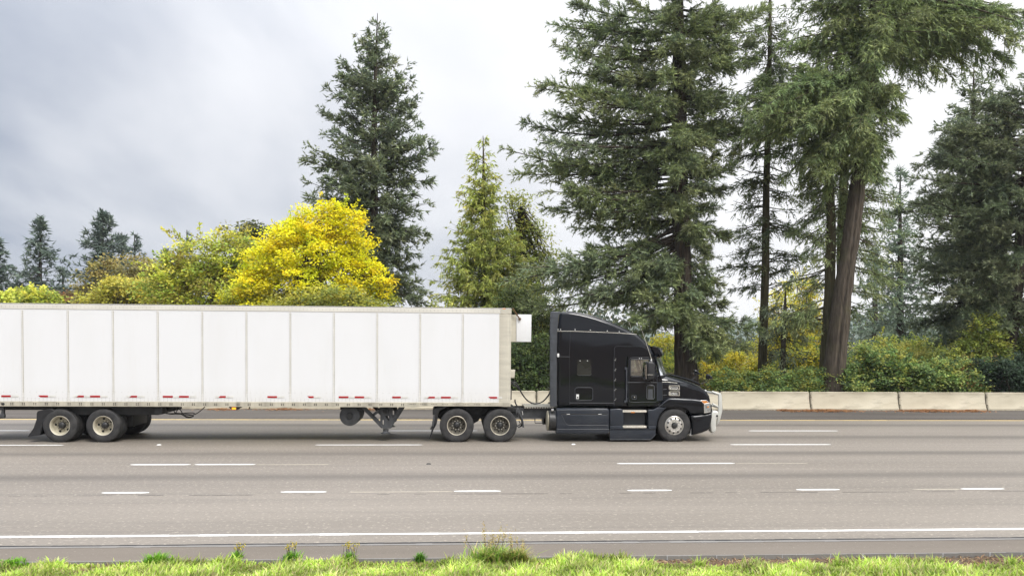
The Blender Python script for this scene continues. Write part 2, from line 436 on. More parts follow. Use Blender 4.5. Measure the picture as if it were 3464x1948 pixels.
def big_mesh(name, V, F, mats, cols=None, midx=None, smooth=False):
    """V (n,3) array, F list of (m,k) index arrays"""
    me = bpy.data.meshes.new(name)
    V = np.ascontiguousarray(V, np.float32)
    me.vertices.add(len(V)); me.vertices.foreach_set('co', V.ravel())
    nl = sum(f.size for f in F); npoly = sum(len(f) for f in F)
    me.loops.add(nl); me.polygons.add(npoly)
    me.loops.foreach_set('vertex_index', np.concatenate([f.ravel() for f in F]).astype(np.int32))
    tot = np.concatenate([np.full(len(f), f.shape[1], np.int32) for f in F])
    st = np.concatenate([[0], np.cumsum(tot)[:-1]]).astype(np.int32)
    me.polygons.foreach_set('loop_start', st); me.polygons.foreach_set('loop_total', tot)
    for m in mats: me.materials.append(M[m])
    if midx is not None: me.polygons.foreach_set('material_index', midx.astype(np.int32))
    if smooth: me.polygons.foreach_set('use_smooth', np.ones(npoly, bool))
    if cols is not None:
        a = me.color_attributes.new('Col', 'FLOAT_COLOR', 'POINT')
        c = np.ones((len(V), 4), np.float32); c[:, :3] = cols; a.data.foreach_set('color', c.ravel())
    me.update(calc_edges=True)
    return me

# ================================================================== SETTING
def sheet(name, x0, x1, y0, y1, z, mat, parent=None, nx=1):
    g = Geo()
    for i in range(nx):
        a = x0 + (x1 - x0) * i / nx; b = x0 + (x1 - x0) * (i + 1) / nx
        g.add([(a, y0, z), (b, y0, z), (b, y1, z), (a, y1, z)], [(0, 1, 2, 3)])
    return obj(name, g, mat, parent, False)
LANE = {'edge': -11.575, 'L3': -7.915, 'L2': -4.255, 'L1': -0.595, 'L0': 3.065, 'Y': 6.725}
ground = tag(sheet('ground', -700, 700, 11.76, 1000, -0.05, 'forestfloor'), kind='structure')
road = tag(sheet('road', -400, 400, -12.17, 6.95, 0.0, 'road'), kind='structure')
far_shoulder = tag(sheet('far_shoulder', -400, 400, 6.95, 11.75, 0.0, 'farshoulder'), kind='structure')
near_shoulder = tag(sheet('near_shoulder', -400, 400, -13.03, -12.17, 0.0, 'nearshoulder'), kind='structure')
# pavement edge: a thin pale lip above the soil
g = Geo(); rs = random.Random(3)
for i in range(120):
    xa = -15 + i * 0.25; w = 0.018 + rs.random() * 0.02
    g.add([(xa, -13.03 - w, 0.002), (xa + .25, -13.03 - w, 0.002), (xa + .25, -13.03, 0.002), (xa, -13.03, 0.002),
           (xa, -13.03 - w, -.09), (xa + .25, -13.03 - w, -.09)], [(0, 1, 2, 3), (4, 5, 1, 0)])
obj('pavement_edge', g, 'sealstrip', near_shoulder, False)
# tar joint between lane and shoulder, wandering a little, and the pale seal strip beside it
def wavy(name, y, w, z, mat, parent, amp, x0=-40, x1=40, n=320, seed=1, gaps=0.0):
    rg = random.Random(seed); g = Geo(); ys = []; v = 0
    for i in range(n + 1):
        v = v * 0.8 + rg.uniform(-1, 1) * amp; ys.append(y + v)
    for i in range(n):
        if gaps and rg.random() < gaps: continue
        a = x0 + (x1 - x0) * i / n; b = x0 + (x1 - x0) * (i + 1) / n
        wa = w * rg.uniform(.7, 1.2)
        g.add([(a, ys[i] - wa / 2, z), (b, ys[i + 1] - wa / 2, z), (b, ys[i + 1] + wa / 2, z), (a, ys[i] + wa / 2, z)], [(0, 1, 2, 3)])
    return obj(name, g, mat, parent, False)
wavy('seal_strip', -12.245, 0.11, 0.004, 'sealstrip', near_shoulder, 0.004, seed=2)
wavy('tar_joint', -12.175, 0.045, 0.008, 'tar', near_shoulder, 0.006, seed=4)
wavy('lane_crack', -8.22, 0.020, 0.004, 'tar', road, 0.008, seed=5, gaps=0.35)
# markings
def mark(name, x0, x1, y, w, mat, z=0.004, parent=road):
    t = min(0.12, (x1 - x0) / 6)
    g = Geo().add([(x0, y - w * .2, z), (x0 + t, y - w / 2, z), (x1 - t, y - w / 2, z), (x1, y - w * .2, z),
                   (x1, y + w * .2, z), (x1 - t, y + w / 2, z), (x0 + t, y + w / 2, z), (x0, y + w * .2, z)], [tuple(range(8))])
    return obj(name, g, mat, parent, False)
def grx(px, py, Y): return at(px, py, Y)[0]
DASH = {'L3': (1661, [(256, 375), (706, 821), (1142, 1260), (1578, 1690), (2003, 2112), (2417, 2526)]),
        'L2': (1570, [(328, 480), (490, 642), (1552, 1848)]),
        'L1': (1503, [(793, 1062), (1837, 2090)]),
        'L0': (1456, [(-260, 75), (977, 1201), (1883, 2108)])}
for k, (py, ds) in DASH.items():
    for a, b in ds:
        mark('lane_dash', grx(a * 1.3447, py, LANE[k]), grx(b * 1.3447, py, LANE[k]), LANE[k], 0.125, 'linewhite')
# further dashes beyond the frame, same pitch
for k, x in (('L3', -12.6), ('L3', -17.1), ('L3', 14.2), ('L3', 18.7), ('L2', -19.5), ('L2', 16.5), ('L1', -16.0), ('L1', 20.0), ('L0', 23.0)):
    mark('lane_dash', x, x + 3.0 if k != 'L3' else x + 1.35, LANE[k], 0.125, 'linewhite')
for k, a, b, py in (('L3', 877, 1140, 1663), ('L3', 2292, 2415, 1660), ('L2', 645, 828, 1572), ('L2', 1850, 2030, 1570)):
    mark('worn_line', grx(a * 1.3447, py, LANE[k]), grx(b * 1.3447, py, LANE[k]), LANE[k] - 0.04, 0.045, 'lineworn')
wavy('edge_line', LANE['edge'], 0.11, 0.004, 'linewhite', road, 0.0035, -120, 120, 500, 8)
wavy('yellow_line', LANE['Y'], 0.13, 0.004, 'lineyellow', road, 0.003, -120, 120, 400, 9)
g = Geo()
for i in range(220):
    x = -33 + i * 0.33
    g.box(x, x + 0.15, 7.05, 7.42, 0.002, 0.010)
tag(obj('rumble_strip', g, 'farshoulder', far_shoulder, False), kind='stuff')
# raised pavement studs
for px, py, Yd, lab in ((538, 1504.5, None, 'small white road stud on the asphalt ahead of the rear trailer wheels'),
                        (1940, 1502.5, None, 'small white road stud below the dark side skirt of the tractor'),
                        (1450, 1569, None, 'dark grey road stud in the middle of an empty lane')):
    d = _F + _R * (px - 1732) / FPX - _U * (py - CY) / FPX
    p = CAM + d * (-CAM[2] / d[2])
    g = Geo().add([(-.06, -.05, 0), (.06, -.05, 0), (.06, .05, 0), (-.06, .05, 0), (-.035, -.03, .02), (.035, -.03, .02), (.035, .03, .02), (-.035, .03, .02)],
                  [(4, 5, 6, 7), (0, 1, 5, 4), (1, 2, 6, 5), (2, 3, 7, 6), (3, 0, 4, 7)])
    o = obj('road_stud', g, 'tar' if px == 1450 else 'whiteplastic', None, False); o.location = (p[0], p[1], 0.001)
    tag(o, lab, 'road stud', 'road studs')

# concrete median barrier: one object per precast segment
BY = 11.28
PROF = [(0.0, 0.0), (0.0, 0.075), (0.12, 0.33), (0.17, 0.80), (0.19, 0.825), (0.31, 0.825), (0.33, 0.80), (0.38, 0.33), (0.50, 0.075), (0.50, 0.0)]
def barrier_mesh(L):
    g = Geo(); m = len(PROF); gap = 0.032
    xs = [gap, gap + 0.05, L - gap - 0.05, L - gap]; sh = [0.035, 0, 0, 0.035]
    vs = []
    for x, s_ in zip(xs, sh):
        for (y, z) in PROF:
            yy = y + (s_ if y < .25 else -s_); zz = max(0, z - (s_ if z > .5 else 0)); vs.append((x, yy, zz))
    fs = []
    for i in range(3):
        for k in range(m - 1): fs.append((i * m + k, (i + 1) * m + k, (i + 1) * m + k + 1, i * m + k + 1))
    fs += [tuple(range(m)), tuple(reversed(range(3 * m, 4 * m)))]
    g.add(vs, fs); return g
BL = 4.205
bar_labels = {-4: 'concrete barrier segment glimpsed at the left frame edge behind the trailer tail',
 -3: 'concrete barrier segment seen behind the mud flap of the rear trailer wheels',
 -2: 'concrete barrier segment hidden mostly behind the rear trailer wheels',
 -1: 'concrete barrier segment seen under the trailer by the hanging cables',
 0: 'concrete barrier segment seen under the trailer at the amber side lamp',
 1: 'concrete barrier segment seen under the trailer between side lamp and round tank',
 2: 'concrete barrier segment seen under the trailer by the landing gear',
 3: 'concrete barrier segment just behind the tractor drive wheels, ending in the gap before the cab',
 4: 'concrete barrier segment starting in the gap between trailer and cab',
 5: 'concrete barrier segment hidden behind the black cab',
 6: 'concrete barrier segment ending just ahead of the silver bull bar',
 7: 'pale concrete barrier segment below the yellow bushes, first whole one ahead of the truck',
 8: 'pale concrete barrier segment under the thick leaning trunk and bramble hedge',
 9: 'pale concrete barrier segment below the right part of the bramble hedge',
 10: 'concrete barrier segment cut off by the right frame edge', 11: 'concrete barrier segment past the right frame edge'}
bm_ = None
J0 = 1.89 - BL * 4     # a joint lies at x = 1.89
first_bar = None
for i in range(-4, 12):
    x = J0 + BL * i
    if first_bar is None:
        o = obj('concrete_barrier', barrier_mesh(BL), 'concrete', None, True, 25); first_bar = o
        g = Geo()
        for zz, dy in ((.68, 0.03), (.60, .05), (.24, .05), (.17, .03)):
            g.lathe([(0.0, 0), (.028, 0), (.028, .05), (0, .05)], BL + (.012 if dy > .04 else -.012), zz, 0.09 if zz > .3 else 0.05, 8)
        g.box(BL - .013, BL + .013, .17, .21, .05, .74)
        h = obj('connector_loop', g, 'rivet', o, False)
    else:
        o = first_bar.copy(); COL.objects.link(o)
        h2 = h.copy(); COL.objects.link(h2); h2.parent = o
    o.location = (x, BY, 0.0)
    tag(o, bar_labels[i], 'barrier', 'concrete median barrier segments')

# distant wooded hills so that the gaps between trunks end on land
g = Geo(); rh = random.Random(11)
n = 90; prof = []
for i in range(n + 1):
    x = -690 + 1380 * i / n
    prof.append((x, 16 + 7 * math.sin(i * .31) + 5 * math.sin(i * .83 + 1) + rh.uniform(-1.2, 1.2)))
vs = []
for x, h_ in prof: vs += [(x, 520, -2), (x, 560, h_ * .6), (x, 640, h_), (x, 900, -2)]
g.add(vs, [(i * 4 + k, (i + 1) * 4 + k, (i + 1) * 4 + k + 1, i * 4 + k + 1) for i in range(n) for k in range(3)])
tag(obj('hills', g, 'hill'), kind='structure')

# near verge: soil strip and the grass bank that rises to the camera
def vz(y): return -0.07 + 0.14 * max(0.0, -13.45 - y)
g = Geo(); ys = [-13.03, -13.2, -13.45, -14.5, -18, -26, -60]
for a, b in zip(ys[:-1], ys[1:]):
    g.add([(-400, b, vz(b)), (400, b, vz(b)), (400, a, vz(a)), (-400, a, vz(a))], [(0, 1, 2, 3)])
verge = tag(obj('grass_verge_ground', g, 'soil', None, False), kind='structure')

# ================================================================== TRAILER
YC = 1.285
def c1(a, b, Y=0.06):   # points read off an enlargement of the tractor
    p = at(1800 + a * .33815, 1030 + b * .33815, Y); return (p[0], p[2])
def c3(a, b, Y=0.1):    # ... of the landing gear and drive wheels
    p = at(1100 + a * .31056, 1330 + b * .31056, Y); return (p[0], p[2])
def c4(a, b, Y=0.1):    # ... of the trailer tandem
    p = at(a * .31056, 1300 + b * .31056, Y); return (p[0], p[2])
def c5(a, b, Y=0.1):
    p = at(1400 + a * .34507, 1020 + b * .34507, Y); return (p[0], p[2])
def pts(f, L, Y=None): return [f(a, b) if Y is None else f(a, b, Y) for a, b in L]

TYRE = [(0.288, 0.045), (0.300, 0.016), (0.345, 0.004), (0.405, 0.0), (0.455, 0.006), (0.492, 0.020), (0.508, 0.038),
        (0.5125, 0.052), (0.5125, 0.085), (0.503, 0.088), (0.503, 0.098), (0.5125, 0.101), (0.5125, 0.135), (0.503, 0.138), (0.503, 0.148),
        (0.5125, 0.151), (0.5125, 0.185), (0.503, 0.188), (0.503, 0.198), (0.5125, 0.201), (0.5125, 0.235),
        (0.500, 0.262), (0.455, 0.280), (0.40, 0.285), (0.34, 0.28), (0.288, 0.24)]
def flat(g, cz):
    g.v = [(x, y, max(z, 0.004)) for x, y, z in g.v]; return g
def disc_ring(g, n, rad, r, y, cx, cz, y0, sgn, depth, a0=0.0, seg=10, sx=1.0):
    for k in range(n):
        a = a0 + 2 * math.pi * k / n
        g.lathe([(0.0, 0), (r, 0), (r, depth)], cx + rad * math.cos(a), cz + rad * math.sin(a), y0 + sgn * y, seg, sgn)
def wheel(parent, cx, cz, y0, sgn, style, R=1.0):
    w = empty('wheel', (cx, y0, cz), parent)
    S = R / 0.5125
    g = Geo()
    pr = [(r * S, y) for r, y in TYRE]
    g.lathe(pr, cx, cz, y0, 56, sgn)
    # side wall ribs
    obj('tyre', flat(g, cz), 'tyre', w, True, 30)
    if style != 'steer':
        g = Geo().lathe(pr, cx, cz, y0 + sgn * 0.335, 48, sgn); obj('tyre', flat(g, cz), 'tyre', w, True, 30)
    lip = Geo().lathe([(0.270, 0.045), (0.276, 0.022), (0.288, 0.012), (0.298, 0.018), (0.300, 0.05), (0.285, .06)], cx, cz, y0, 48, sgn)
    obj('rim_lip', lip, 'alloy' if style == 'steer' else 'rimlip', w, True, 50)
    if style == 'steer':
        g = Geo().lathe([(0.288, 0.030), (0.272, 0.045), (0.262, 0.040), (0.250, 0.012), (0.225, -0.012), (0.190, -0.022), (0.172, -0.018), (0.168, -0.010),
                         (0.150, -0.010), (0.105, -0.012), (0.09, 0.0), (0.09, 0.04)], cx, cz, y0, 48, sgn)
        obj('rim', g, 'alloy', w, True, 40)
        g = Geo(); disc_ring(g, 10, 0.222, 0.027, -0.024, cx, cz, y0, sgn, 0.05, 0.2, 12); tag(obj('hand_hole_shade', g, 'hole', w), kind='stuff')  # near-black discs paint the shade of the hand holes
        g = Geo(); disc_ring(g, 10, 0.137, 0.018, -0.042, cx, cz, y0, sgn, 0.05, 0.05, 6); tag(obj('lug_nuts', g, 'chrome', w, False), kind='stuff')
        g = Geo().lathe([(0.0, -0.055), (0.055, -0.055), (0.075, -0.045), (0.082, -0.02), (0.088, 0.03)], cx, cz, y0, 24, sgn)
        obj('hub', g, 'hubblack', w)
    else:
        tr = style == 'trailer'
        g = Geo().lathe([(0.274, 0.03), (0.262, 0.05), (0.250, 0.10), (0.246, 0.165), (0.236, 0.190), (0.205, 0.20), (0.160, 0.195), (0.155, 0.185), (0.10, 0.185)], cx, cz, y0, 48, sgn)
        obj('rim', g, 'steelrim' if tr else 'darkrim', w, True, 40)
        g = Geo()
        if tr: disc_ring(g, 5, 0.198, 0.036, 0.192, cx, cz, y0, sgn, 0.03, 0.55, 14)
        else: disc_ring(g, 10, 0.208, 0.024, 0.193, cx, cz, y0, sgn, 0.03, 0.12, 12)
        tag(obj('hand_hole_shade', g, 'hole', w), kind='stuff')  # dark discs, painted shade in place of real openings
        g = Geo(); disc_ring(g, 10, 0.135, 0.017, 0.150, cx, cz, y0, sgn, 0.05, 0.1, 6); tag(obj('lug_nuts', g, 'rivet' if tr else 'chrome', w, False), kind='stuff')
        hy = 0.09 if tr else 0.11
        g = Geo().lathe([(0.0, hy), (0.06, hy), (0.075, hy + .01), (0.09, hy + .02), (0.094, hy + 0.05), (0.105, .185)], cx, cz, y0, 24, sgn)
        obj('hub', g, 'hubblack', w)
    return w

trailer = empty('semi_trailer', (-7.8, YC, 0.0))
tag(trailer, 'long white riveted box trailer with red reflective tape behind the black tractor', 'trailer')
TL = -16.35
ZT, ZP, ZB = 4.11, 1.225, 1.09
px0 = [-(1.47 + 0.0166) - 1.2944 * k for k in range(11)]        # joint posts, front to rear
ends = [-0.37] + px0 + [TL + 0.1]
for i in range(len(ends) - 1):
    xa, xb = ends[i + 1], ends[i]
    ga = 0.0 if i == len(ends) - 2 else 0.028
    gb = 0.0 if i == 0 else 0.028
    # a skin sheet that bows by a few millimetres
    g = Geo(); nx, nz = 6, 8; vs = []; b = random.uniform(.001, .004)
    for k in range(nz + 1):
        for j in range(nx + 1):
            u, v = j / nx, k / nz
            vs.append((xa + ga + (xb - gb - xa - ga) * u, -b * math.sin(math.pi * u) * math.sin(math.pi * v), ZP + (3.955 - ZP) * v))
    g.add(vs, [(k * (nx + 1) + j, k * (nx + 1) + j + 1, (k + 1) * (nx + 1) + j + 1, (k + 1) * (nx + 1) + j) for k in range(nz) for j in range(nx)])
    obj('panel', g, 'panel', trailer)
for x in px0:
    g = Geo().box(x - 0.030, x + 0.012, -0.007, 0.02, ZP, 3.955)
    g.box(x + 0.013, x + 0.032, -0.004, 0.02, ZP, 3.955)
    obj('post', g, 'post', trailer, False)
    g = Geo().box(x + 0.012, x + 0.020, -0.0075, 0.01, ZP + .25, 3.90)
    obj('post_slot', g, 'bottomrail', trailer, False)
rp = random.Random(2)
obj('top_rail', Geo().prism([(TL, 3.945), (-0.33, 3.945), (-0.33, 4.085), (TL, 4.085)], -0.012, 0.05, 0.006, 1), 'toprail', trailer, False)
obj('top_rail', Geo().prism([(-0.33, 3.935), (0.0, 3.945), (0.0, 4.085), (-0.33, 4.085)], -0.018, 0.05, 0.006, 1), 'cream', trailer, False)
obj('roof_edge', Geo().box(TL, -0.005, 0.004, 2.566, 4.085, 4.098), 'frame', trailer, False)
obj('roof', Geo().box(TL, -0.01, -0.006, 2.576, 4.0985, 4.112), 'roofmetal', trailer, False)
br = [c3(2012, 133, 0), c3(1950, 131, 0), c3(1060, 131, 0), c3(1010, 140, 0), c3(960, 151, 0)]
obr = [(-0.02, ZP), (-0.02, 1.105), (br[2][0], 1.105), (br[3][0], 1.085), (br[4][0], 1.072), (TL, 1.072), (TL, ZP)]
obj('bottom_rail', Geo().prism(obr, -0.016, 0.06, 0.008, 2), 'bottomrail', trailer, False)
obj('front_corner_post', Geo().prism([(-0.37, 1.10), (-0.01, 1.09), (-0.01, 3.943), (-0.37, 3.943)], -0.004, 0.10, 0.003, 1), 'cream', trailer, False)
g = Geo()
for k in range(10):
    a0, a1 = math.pi / 2 * k / 10, math.pi / 2 * (k + 1) / 10
    q = []
    for a in (a0, a1): q.append((-0.125 + 0.125 * math.sin(a), -0.012 + 0.12 * (1 - math.cos(a))))
    g.add([(q[0][0], q[0][1], 1.095), (q[1][0], q[1][1], 1.095), (q[1][0], q[1][1], 3.942), (q[0][0], q[0][1], 3.942)], [(0, 1, 2, 3)])
g.box(-0.265, -0.125, -0.012, 0.06, 1.095, 3.942)
obj('rounded_corner', g, 'cream', trailer)
obj('front_wall', Geo().box(-0.02, 0.0, 0.108, 2.57, 1.09, 4.08), 'toprail', trailer, False)
obj('far_wall', Geo().box(TL, -0.02, 2.54, 2.57, 1.08, 4.08), 'panel', trailer, False)
obj('rear_door', Geo().box(TL - .02, TL, 0.0, 2.57, 1.08, 4.10), 'panel', trailer, False)
obj('floor', Geo().box(TL + .02, -0.03, 0.061, 2.539, 1.10, 1.20), 'frame', trailer, False)
# rivets: thousands of tiny heads
rv = []
def rivet(x, z, y=-0.008, s=0.0075): rv.append((x, y, z, s))
for x in px0:
    z = ZP + 0.03
    while z < 3.90:
        rivet(x - 0.022, z); rivet(x + 0.026, z, -0.006, 0.009); z += 0.046
x = TL
while x < -0.05:
    rivet(x, 3.995, -0.014, .0065); rivet(x, 4.03, -0.014, .0065)
    if x < -0.4:
        for dz in (.012, .052, .095): rivet(x + .03, ZP + dz, -0.004, .0065)
    x += 0.112
x = TL + .05
while x < -0.45: rivet(x, 1.50, -0.004, .0075); x += 0.188
z = 1.13
while z < 3.9: rivet(-0.325, z, -0.008, .007); z += 0.045
V = []; F = []
for i, (x, y, z, s_) in enumerate(rv):
    for k in range(6):
        a = k * math.pi / 3; V.append((x + s_ * math.cos(a), y, z + s_ * math.sin(a)))
    V.append((x, y - .004, z))
    for k in range(6): F.append((i * 7 + k, i * 7 + (k + 1) % 6, i * 7 + 6))
g = Geo(); g.v = V; g.f = F
tag(obj('rivets', g, 'rivet', trailer, False), kind='stuff')
g = Geo(); x = TL + .3
while x < -0.5:
    low = x < br[4][0]
    if low:
        for dx_ in (-.028, .028):
            for dz in (1.128, 1.168): g.lathe([(0, -.006), (.012, -.006), (.016, .0), (.016, .006)], x + dx_, dz, -0.018, 6)
    else:
        for dx_ in (-.1, -.05, 0, .05): g.lathe([(0, -.006), (.011, -.006), (.014, .006)], x + dx_, 1.165, -0.018, 6)
    x += 0.327
tag(obj('rail_bolts', g, 'hubblack', trailer, False), kind='stuff')
# reflective tape, each strip by itself
tapes = [(5, 37, 0), (130, 163, 1), (259, 284, 2), (305, 339, 0), (438, 464, 2), (551, 585, 0), (606, 639, 0), (739, 764, 2),
         (905, 937, 0), (1040, 1061, 1), (1146, 1179, 0), (1200, 1232, 0), (1327, 1356, 0), (1446, 1471, 2), (1492, 1525, 0), (1652, 1682, 1)]
for a, b, sh in tapes:
    xa, xb = at(a, 1340, 0)[0], at(b, 1340, 0)[0]
    z0, z1 = 1.347, 1.400
    o1 = [(xa + (0.06 if sh == 1 else 0), z0), (xb, z0), (xb, z1), (xa + (0.06 if sh == 2 else 0), z1)]
    obj('reflector_tape', Geo().plate(o1, [], -0.0105, -0.0045), 'red', trailer, False)
    wd = 0.20
    obj('white_tape', Geo().plate([(xb + .02, z0), (xb + .02 + wd, z0), (xb + .02 + wd, z1), (xb + .02, z1)], [], -0.0095, -0.0045), 'whitetape', trailer, False)
    if sh == 2: obj('white_tape', Geo().plate([(xa - .10, z0), (xa - .005, z0), (xa + .05, z1), (xa - .10, z1)], [], -0.0095, -0.0045), 'whitetape', trailer, False)
# lamps
obj('marker_light', Geo().box(*[c5(868, 62, 0)[0], c5(900, 62, 0)[0]], -.02, .02, 4.075, 4.098, .006), 'amber', trailer)
a = c4(2485, 240, 0); b = c4(2600, 240, 0)
obj('lamp_bracket', Geo().prism([(a[0], 1.075), c4(2525, 275, 0), c4(2585, 275, 0), (b[0] + .12, 1.075)], 0.0, .06, .01, 2), 'frame', trailer)
obj('side_lamp', Geo().prism([c4(2527, 250, 0), c4(2570, 250, 0), c4(2570, 273, 0), c4(2527, 273, 0)], -0.022, .02, .008, 2), 'amberlit', trailer)
obj('tail_lamp', Geo().lathe([(0, -.03), (.03, -.025), (.044, -.018), (.044, 0)], c4(38, 212, 0)[0], c4(38, 212, 0)[1], -.0, 16), 'hubblack', trailer)
# nose unit and front fittings
xw = c5(1005, 200, .4)[0]; xf = c5(1153, 200, .4)[0]; zt = c5(1100, 127, .4)[1]; zb = c5(1100, 396, .4)[1]
obj('nose_unit', Geo().prism([(xw, zb), (xf, zb), (xf, zt), (xw, zt)], 0.40, 2.17, 0.02, 3), 'panel', trailer)
obj('nose_unit_base', Geo().box(0.001, xw + .01, 0.44, 2.13, zb + .004, zt - .006), 'cream', trailer, False)
p0 = at(*[1400 + 968 * .34507, 1020 + 65 * .34507], 0.3); p1 = at(1400 + 1038 * .34507, 1020 + 170 * .34507, 0.36)
obj('brace_rod', Geo().tube([p0, p1], 0.022, 8), 'rust', trailer)
obj('brace_rod_end', Geo().lathe([(0, -.03), (.04, -.02), (.045, 0), (.04, .04), (0, .05)], p1[0], p1[2], p1[1], 12), 'rust', trailer)
a = c5(955, 668, .3); b = c5(992, 748, .3)
obj('document_box', Geo().prism([(0.002, b[1]), (b[0] - .02, b[1]), (b[0], a[1] - .02), (b[0], a[1]), (0.002, a[1])], .25, .6, .012, 2), 'cream', trailer)
a = c5(965, 800, .5)
[obj('gladhand', Geo().box(0.002, .10, y_, y_ + .15, a[1] - .05, a[1] + .05, .012), 'hubblack', trailer) for y_ in (.62, .92)]
obj('front_bracket', Geo().box(0.002, .045, .3, .42, 1.28, 1.62, .01), 'frame', trailer)
# landing gear
lgl = empty('landing_gear', (c3(660, 200, .3)[0], .3, 0), trailer)
def leg(y, far=False):
    X = lambda a, b: c3(a, b, .34)
    # foot, inner tube, housing, triangular braces
    cx = X(660, 400)[0]
    g = Geo().lathe([(0, 0)], 0, 0) if False else Geo()
    foot = Geo(); zs = X(660, 436)[1]
    n = 20
    for (r, z) in [(0.15, zs)]: pass
    prof = [(0.0, zs), (0.145, zs), (0.150, zs + .015), (0.10, zs + .04), (0.078, zs + .07), (0.085, zs + .09), (0.085, zs + .14), (0.0, zs + .14)]
    vs = [(cx + r * math.cos(2 * math.pi * k / n), y + r * math.sin(2 * math.pi * k / n), z) for r, z in prof for k in range(n)]
    foot.add(vs, [(i * n + k, i * n + (k + 1) % n, (i + 1) * n + (k + 1) % n, (i + 1) * n + k) for i in range(len(prof) - 1) for k in range(n)])
    obj('foot', foot, 'framegrey', lgl)
    outer = [X(604, 150), X(604, 230), X(600, 345), X(630, 380), X(715, 380), X(765, 290), X(735, 262), X(735, 150)]
    outer = [(x, min(z, 1.07)) for x, z in outer]
    hole = [X(655, 245), X(700, 245), X(700, 290), X(690, 300)]
    slot = [X(625, 290), X(640, 290), X(640, 340), X(625, 340)]
    obj('leg', Geo().plate(outer, [list(reversed(hole)), list(reversed(slot))], y - .06, y + .05), 'framegrey', lgl, False)
    bz = [[X(390, 152), X(450, 152), X(640, 345), X(615, 380)], [X(548, 225), X(575, 235), X(520, 248), X(505, 235)],
          [X(560, 160), X(600, 195), X(600, 205), X(548, 238), X(505, 240)][0:0] or [X(500, 235), X(590, 165), X(604, 190), X(530, 252)],
          [X(860, 152), X(800, 152), X(712, 290), X(720, 380), X(735, 350)]]
    for q in (bz[0], bz[2], bz[3]):
        q = [(x, min(z, 1.075)) for x, z in q]
        obj('brace', Geo().prism(q, y - .04, y + .02, .006, 1), 'framegrey', lgl, False)
leg(.34); leg(2.23)
obj('gear_shaft', Geo().tube([(c3(690, 190, .34)[0], .4, .93), (c3(690, 190, .34)[0], 2.2, .93)], .03, 8), 'framegrey', lgl)
obj('gear_housing', Geo().box(c3(632, 0, .34)[0], c3(695, 0, .34)[0], .20, .285, c3(0, 205, .34)[1], c3(0, 170, .34)[1], .012), 'frame', lgl)
# round tank with its axis across the trailer
a = c3(265, 245, .25)
obj('tank', Geo().lathe([(0, -.03), (.10, -.028), (.12, .0), (.28, .012), (.305, .03), (.31, .06), (.31, 1.2), (.0, 1.22)], a[0], a[1], .25, 36), 'framegrey', trailer)
obj('tank_cap', Geo().lathe([(0, -.045), (.09, -.042), (.105, -.02), (.105, .01)], a[0], a[1], .25, 24), 'frame', trailer)
obj('tank_hanger', Geo().box(a[0] - .3, a[0] + .38, .35, 1.4, a[1] + .18, 1.075, .01), 'frame', trailer)
# sub frame and bogie
obj('cross_beam', Geo().box(c4(560, 0)[0], c4(1650, 0)[0] + .15, .25, 2.32, .80, 1.071), 'frame', trailer, False)
[obj('slider_rail', Geo().box(TL + .3, -10.2, y_, y_ + .11, .92, 1.071), 'frame', trailer, False) for y_ in (.55, 1.91)]
for ax in (-13.403, -12.159):
    obj('axle', Geo().tube([(ax, .25, .5), (ax, 2.32, .5)], .065, 10), 'frame', trailer)
    [obj('spring_hanger', Geo().box(ax - .12, ax + .12, y_, y_ + .12, .48, .9, .02), 'frame', trailer) for y_ in (.62, 1.83)]
    wheel(trailer, ax, .497, .015, 1, 'trailer', .5); wheel(trailer, ax, .497, 2.555, -1, 'trailer', .5)
obj('bogie_dark_block', Geo().box(-13.9, -11.55, .70, 1.86, .40, .799, .03), 'frame', trailer)  # block added to turn the see-through gap between the wheels dark
fl = [c4(415, 290, .05), c4(560, 255, .05), c4(600, 290, .05), c4(480, 400, .05), c4(440, 550, .05), c4(305, 566, .05), c4(370, 470, .05), c4(400, 380, .05), c4(402, 310, .05)]
obj('mud_flap', Geo().prism(fl, .03, .66, .008, 1), 'blackplastic', trailer)
obj('mud_flap', Geo().prism(fl, 1.91, 2.54, .008, 1), 'blackplastic', trailer)
a = c4(1682, 252, .1); b = c4(1768, 325, .1)
obj('valve_box', Geo().box(a[0], b[0], .1, .45, b[1], a[1] + .02, .012), 'frame', trailer)
for k, L in enumerate(([(1768, 295), (1830, 315), (1930, 312), (2010, 318), (2090, 330), (2120, 320), (2100, 308), (2030, 310), (1980, 320), (2020, 350), (2060, 362), (2110, 345)],
          [(1768, 300), (1850, 322), (1960, 322), (2040, 338), (2115, 326)], [(1880, 238), (1905, 305), (1960, 318)], [(1905, 240), (1960, 270), (2000, 330), (2050, 355), (2112, 338)],
          [(1955, 240), (1910, 316)], [(2125, 326), (2180, 290), (2235, 240)])):
    P3 = [at(a * .31056, 1300 + b * .31056, .5 + .05 * k) for a, b in L]
    # smooth the path
    Q = []
    for i in range(len(P3) - 1):
        for t in (0, .33, .66):
            p_0 = P3[max(i - 1, 0)]; p_1 = P3[i]; p_2 = P3[i + 1]; p_3 = P3[min(i + 2, len(P3) - 1)]
            Q.append(.5 * ((2 * p_1) + (-p_0 + p_2) * t + (2 * p_0 - 5 * p_1 + 4 * p_2 - p_3) * t * t + (-p_0 + 3 * p_1 - 3 * p_2 + p_3) * t ** 3))
    Q.append(P3[-1])
    obj('air_line', Geo().tube(Q, .014, 6), 'hose', trailer)
gx = c4(20, 340, .1)
obj('underride_guard', Geo().prism([c4(0, 245, .1), c4(38, 245, .1), c4(34, 325, .1), c4(42, 330, .1), c4(40, 362, .1), (TL + .05, c4(0, 365, .1)[1]), (TL + .05, c4(0, 330, .1)[1]), c4(8, 325, .1), c4(14, 280, .1), (TL + .1, 1.07)], .10, .22, .01, 1), 'framegrey', trailer)
